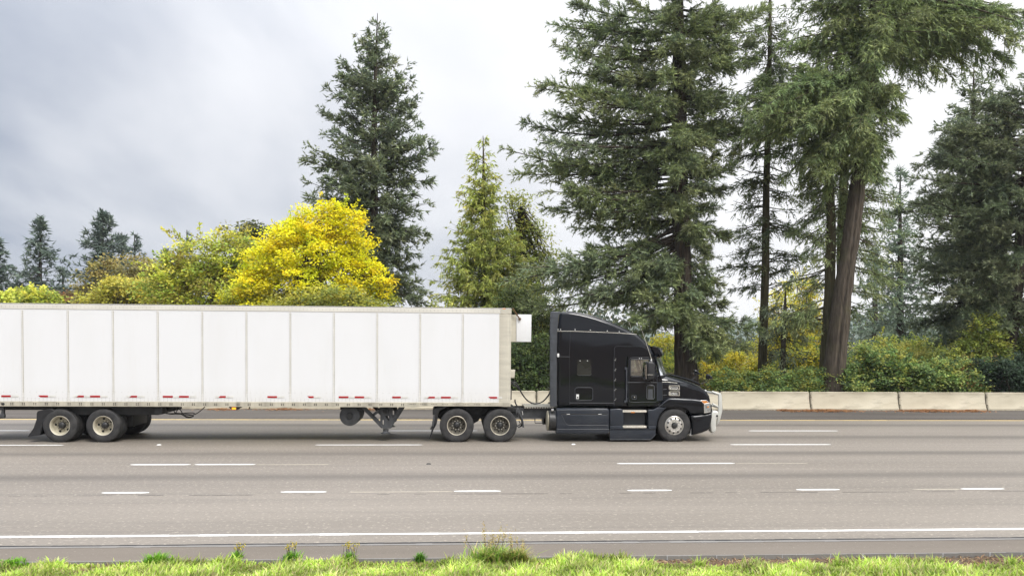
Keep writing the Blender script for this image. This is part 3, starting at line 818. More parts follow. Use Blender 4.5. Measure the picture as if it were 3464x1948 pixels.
obj('underride_guard_bar', Geo().box(TL + .05, TL + .17, .23, 2.34, .5, .62, .01), 'framegrey', trailer)

# ================================================================== TRACTOR
tractor = empty('semi_truck', (2.4, YC, 0.0))
tag(tractor, 'black sleeper cab truck with tall roof fairing pulling the white trailer', 'truck')
B = M
SIDE = 0.06
roof = [(275, 104), (284, 84), (302, 72), (350, 70), (400, 73), (480, 86), (560, 105), (650, 131), (740, 162), (830, 199), (900, 231), (960, 261), (1010, 285), (1050, 302),
        (1100, 345), (1150, 395), (1185, 432), (1212, 480), (1224, 522)]
body = [(250, 1020), (250, 500), (250, 270), (260, 195)] + roof + [(965, 524), (962, 700), (960, 1018), (820, 1021)]
obj('sleeper_body', Geo().prism(pts(c1, body), SIDE, 2.57 - SIDE, 0.11, 5), 'black', tractor, True, 28)
# raised roof ridges
rid = [c1(a, b - 1, .30) for a, b in roof[3:17]]
for yy in (.30, 2.27):
    obj('roof_ridge', Geo().tube([(x, yy, z - .012) for x, z in rid], .024, 8), 'black', tractor)
[obj('back_wall_rib', Geo().box(c1(250, 0)[0] - .018, c1(250, 0)[0], .16, 2.42, z, z + .012), 'blackplastic', tractor, False) for z in np.linspace(1.55, 3.85, 12)]
# cab side with the window opening
win = [(990, 556), (1080, 553), (1160, 553), (1192, 562), (1212, 640), (1228, 706), (1190, 738), (1160, 744), (1135, 738), (1112, 718), (1095, 712), (1000, 712), (990, 704)]
cab = [(960, 522), (1100, 520), (1224, 520), (1240, 610), (1258, 714), (1300, 722), (1303, 800), (1303, 955), (1285, 975), (1238, 1008), (1100, 1014), (960, 1018)]
for y0, y1, Yp in ((SIDE + .005, SIDE + .05, None), (2.57 - SIDE - .05, 2.57 - SIDE - .005, None)):
    obj('cab_side', Geo().plate(pts(c1, cab), [pts(c1, win)], y0, y1), 'black', tractor, False)
    obj('side_window', Geo().plate(pts(c1, win), [], y0 + .02, y0 + .024), 'glass', tractor, False)
door = [(968, 555), (985, 533), (1010, 528), (1195, 528), (1215, 560), (1250, 715), (1250, 955), (1235, 972), (1000, 976), (975, 970), (966, 940)]
win2 = [(984, 560), (990, 548), (1075, 546), (1165, 546), (1199, 558), (1218, 636), (1236, 708), (1196, 746), (1160, 753), (1128, 745), (1106, 724), (1092, 719), (995, 719), (984, 708)]
dr = obj('door', Geo().plate(pts(c1, door), [pts(c1, win2)], SIDE - .008, SIDE + .004), 'black', tractor, False)
def seam(name, L, mat='greyplastic', r=.006, Y=SIDE - .006, parent=tractor, closed=False):
    P = [(*c1(a, b), 0) for a, b in L]; P = [(x, Y, z) for x, z, _ in P]
    if closed: P.append(P[0])
    return obj(name, Geo().tube(P, r, 5), mat, parent)
seam('door_edge', door, 'greyplastic', .005, SIDE - .009, dr, True)
seam('window_frame', win2, 'greyplastic', .008, SIDE - .010, dr, True)
pw = [(1148, 822), (1156, 812), (1212, 812), (1220, 822), (1220, 930), (1212, 940), (1156, 940), (1148, 930)]
obj('peep_window', Geo().plate(pts(c1, pw), [], SIDE - .013, SIDE - .0085), 'darkglass', dr, False)
seam('peep_window_frame', [(1145, 820), (1154, 808), (1214, 808), (1223, 820), (1223, 932), (1214, 942), (1154, 942), (1145, 932)], 'greyplastic', .011, SIDE - .012, dr, True)
obj('peep_window_pane', Geo().plate(pts(c1, [(1160, 845), (1205, 845), (1205, 935), (1160, 935)]), [], SIDE - .0175, SIDE - .0135), 'greyplastic', dr, False)
seam('door_handle_surround', [(996, 910), (1040, 908), (1043, 940), (1036, 946), (1000, 944)], 'greyplastic', .006, SIDE - .010, dr, True)
obj('door_handle', Geo().lathe([(0, -.02), (.018, -.018), (.02, 0)], *c1(1024, 925), SIDE - .006, 10), 'chrome', dr)
seam('body_line', [(955, 778), (1100, 777), (1250, 779)], 'greyplastic', .006, SIDE - .010)
seam('grab_handle', [(942, 628), (942, 700), (942, 850), (940, 972)], 'greyplastic', .022, SIDE - .05)
obj('grab_handle_mount', Geo().box(c1(936, 0)[0], c1(949, 0)[0], SIDE - .06, SIDE + .02, c1(0, 645)[1], c1(0, 622)[1], .006), 'greyplastic', tractor); obj('grab_handle_mount', Geo().box(c1(934, 0)[0], c1(947, 0)[0], SIDE - .06, SIDE + .02, c1(0, 978)[1], c1(0, 955)[1], .006), 'greyplastic', tractor)
# recessed panel above the door, sleeper window, luggage hatch
up = [(822, 520), (822, 440), (832, 422), (850, 416), (1090, 420), (1130, 432), (1160, 465), (1186, 520)]
obj('upper_panel', Geo().plate(pts(c1, up), [], SIDE - .005, SIDE + .002), 'black', tractor, False)
seam('upper_panel_edge', up, 'greyplastic', .004, SIDE - .005, tractor, False)
seam('panel_seam', [(252, 520), (380, 522)], 'greyplastic', .005, SIDE - .004)
seam('panel_seam', [(820, 520), (818, 700), (820, 1018)], 'greyplastic', .006, SIDE - .004)
seam('panel_seam', [(384, 260), (372, 520), (376, 1000)], 'blackplastic', .006, SIDE - .002)
seam('panel_seam', [(376, 982), (600, 983), (818, 985)], 'greyplastic', .005, SIDE - .004)
seam('trim_strip', [(252, 266), (400, 266), (600, 273), (800, 281), (960, 291), (1046, 298)], 'tread', .0045, SIDE - .004)
sw = [(450, 556), (462, 550), (580, 550), (592, 560), (592, 695), (578, 707), (465, 707), (450, 695)]
obj('sleeper_window', Geo().plate(pts(c1, sw), [], SIDE - .004, SIDE + .002), 'darkglass', tractor, False)
seam('sleeper_window_frame', sw[4:] , 'greyplastic', .006, SIDE - .005)
lh = [(428, 848), (440, 832), (460, 828), (582, 828), (600, 836), (606, 852), (606, 942), (592, 956), (448, 958), (430, 944)]
hatch = obj('luggage_hatch', Geo().plate(pts(c1, lh), [], SIDE - .008, SIDE + .002), 'black', tractor, False)
seam('hatch_edge', lh, 'greyplastic', .006, SIDE - .008, hatch, True)
obj('hatch_latch', Geo().plate(pts(c1, [(441, 896), (467, 896), (467, 942), (441, 942)]), [pts(c1, [(447, 920), (462, 920), (462, 936), (447, 936)])], SIDE - .022, SIDE - .009), 'whiteplastic', hatch, False)
obj('hatch_latch_pull', Geo().box(c1(447, 0)[0], c1(462, 0)[0], SIDE - .016, SIDE - .009, c1(0, 936)[1], c1(0, 920)[1]), 'hubblack', hatch, False)
obj('clearance_clip', Geo().prism(pts(c1, [(249, 492), (262, 487), (270, 495), (270, 520), (260, 528), (249, 520)]), SIDE - .05, SIDE + .02, .012, 2), 'whiteplastic', tractor)
for a, b in ((259, 249), (285, 250), (430, 250), (583, 255), (752, 263), (871, 271), (1072, 538), (1094, 538), (480, 562), (554, 562)):
    obj('marker_light', Geo().lathe([(0, -.016), (.012, -.012), (.015, 0)], *c1(a, b), SIDE - .002, 8), 'white_lamp', tractor)
for b in (548, 650, 750, 850, 948):
    obj('hinge', Geo().box(c1(830, 0)[0], c1(843, 0)[0], SIDE - .02, SIDE, c1(0, b + 7)[1], c1(0, b + 2)[1], .003).lathe([(0, -.012), (.012, -.01), (.014, 0)], *c1(836, b - 6), SIDE - .005, 8), 'chrome', tractor)
# ribbed side extender
ext = [(180, 1018), (178, 600), (180, 120), (184, 78), (196, 70), (290, 70), (270, 100), (256, 200), (249, 280), (248, 1018)]
obj('side_extender', Geo().prism(pts(c1, ext), SIDE - .002, SIDE + .05, .02, 3), 'greyplastic', tractor, True, 40)
for k in range(17):
    b = 128 + k * 52.2
    obj('extender_rib', Geo().box(c1(188, 0)[0], c1(238 if k > 3 else 248, 0)[0], SIDE - .012, SIDE + .002, c1(0, b + 3)[1], c1(0, b - 2)[1]), 'greyplastic', tractor, False)
# interior
fx = c1(960, 0)[0]
obj('cab_floor', Geo().box(fx - .02, c1(1300, 0)[0], .12, 2.45, 1.12, 1.2), 'blackplastic', tractor, False)
obj('dashboard', Geo().prism(pts(c1, [(1150, 780), (1150, 735), (1185, 712), (1275, 712), (1296, 740), (1296, 900), (1200, 900)]), .13, 2.44, .03, 2), 'seatlight', tractor)
obj('firewall', Geo().box(c1(1285, 0)[0], c1(1300, 0)[0], .12, 2.45, 1.2, c1(0, 725)[1]), 'blackplastic', tractor, False)
for yy in (.35, 1.70):
    obj('seat_back', Geo().prism(pts(c1, [(975, 830), (985, 716), (998, 706), (1012, 716), (1020, 830)], .5), yy, yy + .5, .06, 3), 'seat', tractor)
    obj('seat_cushion', Geo().prism(pts(c1, [(975, 890), (975, 830), (1110, 832), (1115, 880)], .5), yy, yy + .5, .05, 3), 'seat', tractor)
cw = at(1800 + 1085 * .33815, 1030 + 690 * .33815, 1.95)
ring = []
for k in range(25):
    a = 2 * math.pi * k / 24; ring.append((cw[0] + .23 * math.cos(a) * .45, cw[1] + .23 * math.sin(a), cw[2] + .23 * math.cos(a) * .88))
obj('steering_wheel', Geo().tube(ring, .018, 8), 'blackplastic', tractor)
obj('steering_column', Geo().tube([cw, (cw[0] + .35, cw[1], cw[2] - .25)], .04, 8).tube([ring[0], cw], .015, 6).tube([ring[12], cw], .015, 6), 'blackplastic', tractor)
obj('clip_board', Geo().prism(pts(c1, [(1075, 705), (1140, 628), (1148, 632), (1148, 660), (1095, 705)], 1.2), 1.1, 1.14, .005, 1), 'seatlight', tractor)
# windscreen, pillars, visor
def ws(t, v):
    nb = c1(1277, 716, .12); nt = c1(1232, 524, .12)
    bul = 1 - abs(2 * t - 1) ** 2.4
    x = nb[0] + (nt[0] - nb[0]) * v + bul * (.46 * (1 - v) + .39 * v)
    z = nb[1] + (nt[1] - nb[1]) * v + bul * .03
    return (x, .12 + (2.57 - .24) * t, z)
g = Geo(); n, m = 16, 6
g.add([ws(i / n, j / m) for j in range(m + 1) for i in range(n + 1)], [(j * (n + 1) + i, (j + 1) * (n + 1) + i, (j + 1) * (n + 1) + i + 1, j * (n + 1) + i + 1) for j in range(m) for i in range(n)])
obj('windscreen', g, 'windscreen', tractor)
for t in (0, 1): obj('a_pillar', Geo().tube([ws(t, v) for v in (0, .33, .66, 1)], .032, 8), 'black', tractor)
obj('windscreen_seal', Geo().tube([ws(i / 16, 0) for i in range(17)], .022, 6), 'blackplastic', tractor)
obj('roof_header', Geo().tube([ws(i / 16, 1.0) for i in range(17)], .055, 8), 'black', tractor)
obj('wiper', Geo().tube([ws(.12, .02), ws(.3, .10), ws(.45, .16)], .012, 6), 'blackplastic', tractor)
vis = Geo(); vs = []; n = 14
for i in range(n + 1):
    t = i / n; bul = .27 * (1 - abs(2 * t - 1) ** 2.4); y = .16 + 2.25 * t
    for a, b in ((1190, 418), (1245, 428), (1272, 445), (1290, 482), (1300, 505), (1285, 508), (1262, 490), (1228, 502)):
        x, z = c1(a, b, .3); vs.append((x - .03 + bul, y, z))
k = 8
vis.add(vs, [(i * k + j, i * k + (j + 1) % k, (i + 1) * k + (j + 1) % k, (i + 1) * k + j) for i in range(n) for j in range(k)] + [tuple(reversed(range(k))), tuple(n * k + j for j in range(k))])
br_ = Geo(); vs2 = []
for i in range(n + 1):
    t = i / n; y = .10 + 2.37 * t; bul = 1 - abs(2 * t - 1) ** 2.4
    for (a, b_), f_ in (((1080, 345), 0), ((1130, 385), .15), ((1170, 425), .55), ((1200, 468), .85), ((1218, 505), 1), ((1224, 526), 1)):
        x, z = c1(a, b_, .06); vs2.append((x - .01 + .40 * bul * f_, y, z - .015))
br_.add(vs2, [(i * 6 + j, i * 6 + j + 1, (i + 1) * 6 + j + 1, (i + 1) * 6 + j) for i in range(n) for j in range(5)])
obj('roof_brow', br_, 'black', tractor)
obj('sun_visor', vis, 'black', tractor, True, 40)
# hood: lofted cross sections
SEC = [(1296, 676, 778, 1.02), (1340, 682, 780, 1.02), (1420, 702, 786, 1.01), (1500, 724, 798, 1.0), (1580, 748, 815, .985), (1650, 775, 838, .96), (1700, 800, 856, .93), (1740, 826, 876, .89),
       (1768, 852, 898, .85), (1786, 885, 920, .82), (1796, 920, 950, .80), (1802, 960, 985, .79), (1806, 1070, 1075, .79)]
g = Geo(); NS = 17; vs = []
for cx_, top, sh_, hw in SEC:
    xt, zt_ = c1(cx_, top, 1.285); xs_, zs_ = c1(cx_, sh_, .3); zb_ = c1(cx_, 1075, .3)[1]
    x = xs_
    row = [(x, YC - hw, min(zb_, zs_ - .01)), (x, YC - hw, zs_ - (zs_ - zb_) * .12)]
    for k in range(NS - 4):
        a = math.pi * (k / (NS - 5)); cy_ = -math.cos(a); sy = math.sin(a)
        yy = YC + hw * math.copysign(abs(cy_) ** .55, cy_) * (.995); row.append((x, yy, zs_ + (zt_ - zs_) * sy ** .8))
    row += [(x, YC + hw, zs_ - (zs_ - zb_) * .12), (x, YC + hw, min(zb_, zs_ - .01))]
    vs += row
g.add(vs, [(i * NS + k, (i + 1) * NS + k, (i + 1) * NS + k + 1, i * NS + k + 1) for i in range(len(SEC) - 1) for k in range(NS - 1)] + [tuple((len(SEC) - 1) * NS + k for k in range(NS))] + [tuple(reversed(range(NS)))])
obj('hood', g, 'black', tractor, True, 32)
HY = YC - 1.0
for yy in (.62, 1.95):
    obj('hood_ridge', Geo().tube([(c1(a, b, yy)[0], yy, c1(a, b, yy)[1]) for a, b in ((1345, 692), (1420, 709), (1500, 730), (1580, 754), (1650, 782), (1690, 800))], [.02, .03, .03, .03, .025, .01], 8), 'black', tractor)
obj('cowl_panel', Geo().plate(pts(c1, [(1252, 772), (1300, 776), (1302, 955), (1252, 965)]), [], SIDE - .004, SIDE + .004), 'navy', tractor, False)
seam('cowl_seam', [(1302, 778), (1304, 955)], 'blackplastic', .012, SIDE + .0)
seam('hood_light_strip', [(1306, 777), (1380, 778), (1470, 788)], 'tread', .005, HY - .024)
for b in (805, 864):
    fr = [(1372, b + 2), (1472, b), (1475, b + 48), (1372, b + 46), (1364, b + 36), (1364, b + 12)]
    hl = [(1382, b + 9), (1464, b + 8), (1464, b + 41), (1382, b + 40)]
    v = obj('hood_vent', Geo().plate(pts(c1, fr, HY), [pts(c1, hl, HY)], HY - .035, HY + .01), 'chrome', tractor, False)
    obj('vent_shade', Geo().plate(pts(c1, hl, HY), [], HY - .006, HY - .002), 'hole', v, False)  # flat near-black plate paints the shade behind the slats
    for d in (17, 29):
        obj('vent_slat', Geo().box(c1(1378, 0, HY)[0], c1(1468, 0, HY)[0], HY - .03, HY - .008, c1(0, b + d + 4, HY)[1], c1(0, b + d - 1, HY)[1], .004), 'chrome', v, False)
    seam('hood_badge', [(1326, b + 47), (1364, b + 44)], 'greyplastic', .007, HY - .022)
obj('hood_marker', Geo().plate(pts(c1, [(1478, 782), (1545, 796), (1556, 820), (1482, 806)], HY), [], HY - .022, HY - .002), 'greyplastic', tractor, False)
# fenders with wheel arch, lower panel behind the wheel, front bumper
fen = [(1262, 1022), (1300, 988), (1345, 950), (1362, 938), (1390, 934), (1500, 938), (1620, 945), (1700, 954), (1760, 972), (1798, 1000), (1806, 1075), (1735, 1084), (1660, 1090), (1590, 1090),
       (1572, 1064), (1548, 1048), (1510, 1036), (1460, 1028), (1415, 1028), (1370, 1032), (1345, 1030)]
low = [(1160, 1050), (1215, 1048), (1262, 1024), (1345, 1031), (1310, 1062), (1280, 1102), (1258, 1150), (1250, 1210), (1240, 1212), (1160, 1212)]
bum = [(1580, 1106), (1640, 1104), (1735, 1094), (1806, 1078), (1808, 1120), (1800, 1170), (1788, 1235), (1760, 1262), (1700, 1286), (1640, 1302), (1604, 1308), (1604, 1260), (1602, 1180), (1592, 1140)]
FY = .05
obj('fender', Geo().prism(pts(c1, fen), FY, .62, .05, 4), 'black', tractor, True, 30)
obj('fender', Geo().prism(pts(c1, fen), FY, .62, .05, 4).mirror(), 'black', tractor, True, 30)
seam('fender_crease', [(1270, 1018), (1352, 952), (1385, 946), (1600, 954), (1690, 965)], 'greyplastic', .008, FY - .002)
obj('lower_panel', Geo().prism(pts(c1, low), SIDE, .5, .03, 3), 'navy', tractor, True, 30)
obj('lower_panel', Geo().prism(pts(c1, low), SIDE, .5, .03, 3).mirror(), 'navy', tractor, True, 30)
# bumper wraps from side to side
obj('front_bumper', Geo().prism(pts(c1, bum), FY + .02, 2.55 - FY, .09, 4), 'black', tractor, True, 30)
obj('wheel_well', Geo().box(c1(1300, 0)[0], c1(1560, 0)[0], .55, 2.02, .45, c1(0, 1010)[1]), 'frame', tractor, False)
obj('splash_guard', Geo().plate(pts(c1, [(1598, 1200), (1604, 1308), (1575, 1310), (1585, 1270)], .2), [], .2, .22), 'whiteplastic', tractor, False)
# front face
gx = c1(1806, 0, .5)[0]
obj('grille', Geo().box(gx - .03, gx + .012, YC - .55, YC + .55, c1(0, 1070, .5)[1], c1(0, 905, .5)[1], .02), 'blackplastic', tractor)
for k in range(7):
    zz = c1(0, 1060 - k * 22, .5)[1]
    obj('grille_bar', Geo().box(gx + .012, gx + .03, YC - .52, YC + .52, zz, zz + .02, .004), 'chrome', tractor)
# headlight on the fender corner
hla = [(1720, 998), (1776, 984), (1778, 1070), (1724, 1080)]
hl = obj('headlight', Geo().prism(pts(c1, hla), FY - .012, FY + .16, .012, 2), 'lens', tractor)
hlf = [(1716, 992), (1780, 978), (1783, 1074), (1719, 1085)]
obj('headlight_frame', Geo().plate(pts(c1, hlf), [pts(c1, [(1724, 1001), (1773, 989), (1775, 1067), (1727, 1076)])], FY - .02, FY - .004), 'chrome', hl, False)
obj('headlight_bulb', Geo().prism(pts(c1, [(1748, 1018), (1768, 1014), (1768, 1028), (1749, 1031)]), FY - .018, FY, .006, 1), 'amber', hl)
obj('turn_signal', Geo().prism(pts(c1, [(1690, 962), (1735, 962), (1768, 980), (1716, 992)]), FY - .014, FY + .14, .012, 2), 'amber', hl)
obj('turn_signal_frame', Geo().tube([(c1(a, b)[0], FY - .012, c1(a, b)[1]) for a, b in ((1684, 958), (1738, 957), (1778, 978), (1718, 992), (1684, 958))], .008, 5), 'chrome', hl)
obj('fog_light', Geo().lathe([(0, -.01), (.05, -.012), (.066, -.018), (.078, -.012), (.082, .01)], *c1(1738, 1220), FY + .05, 24), 'chrome', tractor)
obj('fog_light_lens', Geo().lathe([(0, -.022), (.045, -.018), (.056, -.01)], *c1(1738, 1220), FY + .05, 20), 'lens', tractor)
# bull bar
for side in (0, 1):
    up_ = [(1866, 895), (1876, 880), (1886, 884), (1898, 905), (1903, 1000), (1905, 1060), (1893, 1110), (1878, 1165), (1852, 1208), (1846, 1200), (1858, 1110), (1866, 1000)]
    lo_ = [(1806, 1072), (1830, 1060), (1858, 1066), (1868, 1080), (1866, 1110), (1848, 1150), (1842, 1225), (1846, 1250), (1828, 1280), (1808, 1286), (1790, 1270), (1784, 1215), (1772, 1160), (1774, 1130), (1790, 1090)]
    ya = .50
    gA = Geo().prism(pts(c1, up_, ya), ya, ya + .07, .02, 3); gB = Geo().prism(pts(c1, lo_, FY + .12), FY + .12, FY + .42, .05, 4)
    if side: gA, gB = gA.mirror(), gB.mirror()
    obj('bull_bar_upright', gA, 'bullbar', tractor); obj('bull_bar_end', gB, 'bullbar', tractor)
    for (a0, b0), (a1, b1) in (((1800, 870), (1880, 900)), ((1806, 990), (1870, 1028))):
        P0 = c1(a0, b0, .52); P1 = c1(a1, b1, .52); y_ = .54 if not side else 2.57 - .54
        obj('bull_bar_tube', Geo().tube([(P0[0], y_, P0[1]), (P1[0], y_, P1[1])], .03, 10), 'bullbar', tractor)
P = c1(1880, 900, .5); Q = c1(1876, 1030, .5); S2 = c1(1825, 1235, .3)
obj('bull_bar_crossbar', Geo().tube([(P[0], .53, P[1]), (P[0], 2.04, P[1])], .035, 10), 'bullbar', tractor)
obj('bull_bar_crossbar', Geo().tube([(Q[0], .53, Q[1]), (Q[0], 2.04, Q[1])], .035, 10), 'bullbar', tractor)
obj('bull_bar_crossbar', Geo().tube([(S2[0], .3, S2[1]), (S2[0], 2.27, S2[1])], .05, 12), 'bullbar', tractor)
obj('bull_bar_bolt', Geo().lathe([(0, -.02), (.03, -.018), (.035, 0)], *c1(1850, 1112, FY + .12), FY + .12, 12), 'hubblack', tractor)
# mirrors
mir = [(1152, 590), (1162, 574), (1195, 572), (1216, 580), (1224, 600), (1224, 735), (1216, 750), (1160, 750), (1150, 738)]
for side in (0, 1):
    gA = Geo().prism(pts(c1, mir, -.2), -.24, -.02, .04, 3)
    gC = Geo().tube([(c1(1185, 575, 0)[0], .07, c1(0, 552, 0)[1]), (c1(1185, 575, 0)[0], -.1, c1(0, 575, -.1)[1])], .022, 8).tube([(c1(1160, 0)[0], .06, c1(0, 790)[1]), (c1(1190, 0)[0], -.05, c1(0, 765)[1]), (c1(1195, 0)[0], -.12, c1(0, 748)[1])], .014, 8)
    gD = Geo().box(c1(1146, 0, -.2)[0], c1(1151, 0, -.2)[0], -.22, -.04, c1(0, 735, -.2)[1], c1(0, 595, -.2)[1])
    gE = Geo().box(c1(1158, 0, -.2)[0], c1(1218, 0, -.2)[0], -.244, -.238, c1(0, 697, -.2)[1], c1(0, 692, -.2)[1])
    if side: gA, gC, gD, gE = (q.mirror() for q in (gA, gC, gD, gE))
    mm = obj('door_mirror', gA, 'blackplastic', tractor); obj('mirror_arm', gC, 'blackplastic', mm)
    obj('mirror_glass', gD, 'mirrorglass', mm, False); obj('mirror_trim', gE, 'chrome', mm, False)
for yy, A0, A1, A2, sh in ((.50, (1690, 792), (1752, 768), (1768, 742), [(1742, 700), (1748, 692), (1770, 698), (1800, 725), (1803, 738), (1785, 744), (1745, 745), (1740, 725)]),
                       (2.07, (1600, 750), (1635, 722), (1642, 705), [(1617, 655), (1622, 650), (1645, 655), (1668, 678), (1674, 695), (1660, 700), (1622, 703), (1616, 690)])):
    P3 = [(c1(a, b, yy)[0], yy, c1(a, b, yy)[1]) for a, b in (A0, A1, A2)]
    hm = obj('hood_mirror', Geo().prism(pts(c1, sh, yy), yy - .09, yy + .09, .05, 4), 'black', tractor)
    obj('hood_mirror_arm', Geo().tube(P3, .016, 8), 'blackplastic', hm)
# aerials
for L in (((1196, 560), (1150, 420), (1110, 300), (1065, 180)),):
    obj('aerial', Geo().tube([(c1(a, b)[0], .02, c1(a, b)[1]) for a, b in L], [.010, .006, .005, .005], 6), 'tread', tractor)
obj('aerial', Geo().tube([(c1(a, b, 2.5)[0], 2.5, c1(a, b, 2.5)[1]) for a, b in ((1105, 520), (1000, 260), (965, 168))], .006, 6), 'tread', tractor)
obj('aerial_mount', Geo().box(c1(1186, 0)[0], c1(1204, 0)[0], -.0, .06, c1(0, 572)[1], c1(0, 540)[1], .008), 'chrome', tractor)
# side skirt, steps
sk = [(243, 1045), (252, 1036), (750, 1036), (768, 1046), (774, 1070), (774, 1275), (752, 1294), (243, 1291)]
obj('side_skirt', Geo().prism(pts(c1, sk), SIDE - .005, .55, .04, 4), 'navy', tractor, True, 30)
obj('side_skirt', Geo().prism(pts(c1, sk), SIDE - .005, .55, .04, 4).mirror(), 'navy', tractor, True, 30)
seam('skirt_line', [(248, 1057), (500, 1057), (760, 1060)], 'greyplastic', .006, SIDE - .006)
seam('skirt_line', [(245, 1247), (500, 1247), (772, 1246)], 'greyplastic', .007, SIDE - .006)
pn = [(292, 1098), (760, 1101), (760, 1206), (370, 1206), (348, 1198), (330, 1175), (312, 1135)]
obj('skirt_panel', Geo().prism(pts(c1, pn), SIDE - .012, SIDE + .02, .006, 2), 'navy', tractor, True, 30)
seam('skirt_panel_edge', pn, 'greyplastic', .006, SIDE - .010, tractor, True)
obj('skirt_ledge', Geo().box(c1(296, 0)[0], c1(760, 0)[0], SIDE - .014, SIDE + .0, c1(0, 1097)[1], c1(0, 1088)[1]), 'hole', tractor, False)
for a in (372, 688): obj('skirt_latch', Geo().box(c1(a - 18, 0)[0], c1(a + 18, 0)[0], SIDE - .022, SIDE - .01, c1(0, 1098)[1], c1(0, 1091)[1], .003), 'chrome', tractor)
st1 = [(778, 1060), (786, 1044), (880, 1040), (908, 1048), (917, 1066), (917, 1212), (778, 1210)]
obj('step_housing', Geo().prism(pts(c1, st1), SIDE - .008, .5, .03, 3), 'navy', tractor, True, 30)
obj('step_recess', Geo().box(c1(916, 0)[0], c1(1161, 0)[0], .30, .5, c1(0, 1240)[1], c1(0, 1045)[1]), 'navy', tractor, False)
for b in (1064, 1221):
    s_ = obj('step', Geo().box(c1(918, 0)[0], c1(1160, 0)[0], SIDE - .012, .30, c1(0, b + 12)[1], c1(0, b - 9)[1], .008), 'tread', tractor)
    g = Geo()
    for k in range(40): xx = c1(920, 0)[0] + k * (c1(1158, 0)[0] - c1(920, 0)[0]) / 40; g.box(xx, xx + .010, SIDE - .01, .28, c1(0, b - 9)[1], c1(0, b - 12)[1])
    tag(obj('step_grip', g, 'tread', s_, False), kind='stuff')
obj('step_lamp', Geo().box(c1(1002, 0)[0], c1(1040, 0)[0], SIDE - .02, SIDE, c1(0, 1080)[1], c1(0, 1070)[1], .004), 'amber', tractor)
sb = [(778, 1212), (860, 1206), (917, 1211), (917, 1240), (1162, 1240), (1162, 1212), (1240, 1210), (1238, 1250), (778, 1250)]
obj('step_lower', Geo().prism(pts(c1, sb), SIDE - .012, .5, .02, 2), 'navy', tractor, True, 30)
sd = [(778, 1252), (1238, 1250), (1238, 1300), (1190, 1346), (1175, 1350), (778, 1351)]
obj('step_skirt', Geo().prism(pts(c1, sd), SIDE + .012, .16, .012, 2), 'navy', tractor, True, 30)
seam('step_skirt_edge', [(780, 1350), (1174, 1349), (1192, 1344), (1236, 1300)], 'greyplastic', .007, SIDE + .014)
obj('skirt_far_step', Geo().prism(pts(c1, [(778, 1045), (1160, 1045), (1240, 1212), (1238, 1300), (1175, 1350), (778, 1351)]), SIDE, .4, .03, 2).mirror(), 'navy', tractor)
# chassis, tank, deck
[obj('chassis_rail', Geo().box(-2.3, 5.9, y_, y_ + .1, .66, .98), 'framegrey', tractor, False) for y_ in (.80, 1.67)]
obj('engine_block', Geo().box(4.0, 5.9, .95, 1.62, .35, .95, .03), 'frame', tractor)
obj('underbody', Geo().box(1.5, 4.4, .56, 2.0, .30, 1.09), 'frame', tractor, False)
dk0 = c3(2172, 0, .8)[0]
dk = obj('deck_plate', Geo().box(dk0, c1(250, 0)[0] + .1, .70, 1.9, .985, 1.03), 'tread', tractor, False)
g = Geo()
for k in range(14): g.box(dk0 + .03 + k * .08, dk0 + .07 + k * .08, .685, .699, .992, 1.024)
tag(obj('deck_slots', g, 'hubblack', dk, False), kind='stuff')
tx = c1(158, 0, .4)[0]
def xcyl(g, x0, x1, cy_, cz_, r, n=32, dome=.05):
    prof = [(0, x0 - dome * .4), (r * .6, x0 - dome * .3), (r * .92, x0), (r, x0 + .03), (r, x1), (0, x1)]
    vs = [(x, cy_ + q * math.cos(2 * math.pi * k / n), cz_ + q * math.sin(2 * math.pi * k / n)) for q, x in prof for k in range(n)]
    return g.add(vs, [(i * n + k, (i + 1) * n + k, (i + 1) * n + (k + 1) % n, i * n + (k + 1) % n) for i in range(len(prof) - 1) for k in range(n)])
zc = (c1(0, 1050, .38)[1] + c1(0, 1268, .38)[1]) / 2
obj('fuel_tank', xcyl(Geo(), tx + .035, c1(300, 0)[0], .40, zc, .315), 'hubblack', tractor)
obj('fuel_tank_end', xcyl(Geo(), tx, tx + .034, .40, zc, .318), 'steelrim', tractor)
obj('fuel_tank', xcyl(Geo(), tx + .035, c1(300, 0)[0], 2.17, zc, .315), 'hubblack', tractor)
obj('fuel_cap', Geo().box(c1(205, 0)[0], c1(232, 0)[0], .16, .30, c1(0, 1066)[1], c1(0, 1046)[1], .012), 'chrome', tractor)
q = [at(1100 + a * .31056, 1330 + b * .31056, .75) for a, b in ((2283, 272), (2286, 322), (2376, 322), (2377, 272))]
obj('hanging_step', Geo().tube(q, .016, 6), 'framegrey', tractor)
obj('fifth_wheel', Geo().prism([(-1.75, 1.0), (-1.55, 1.075), (-.45, 1.075), (-.3, 1.02), (-.3, .98), (-1.75, .98)], .75, 1.82, .02, 2), 'frame', tractor)
# suspension mass between the drive wheels
obj('suspension', Geo().prism([c3(1170, 175, .7), c3(1340, 140, .7), c3(2060, 150, .7), c3(2110, 200, .7), c3(1690, 255, .7), c3(1670, 300, .7), c3(1620, 330, .7), c3(1560, 400, .7), c3(1300, 330, .7), c3(1180, 220, .7)], .72, 1.85, .02, 2), 'frame', tractor)
for ax in (-1.651, -.321):
    obj('drive_axle', Geo().tube([(ax, .25, .5), (ax, 2.32, .5)], .09, 10), 'frame', tractor)
    wheel(tractor, ax, .508, .02, 1, 'drive', .522); wheel(tractor, ax, .508, 2.55, -1, 'drive', .522)
obj('steer_axle', Geo().box(5.05, 5.2, .3, 2.27, .38, .50, .02), 'frame', tractor)
wheel(tractor, 5.134, .508, .09, 1, 'steer', .522); wheel(tractor, 5.134, .508, 2.48, -1, 'steer', .522)
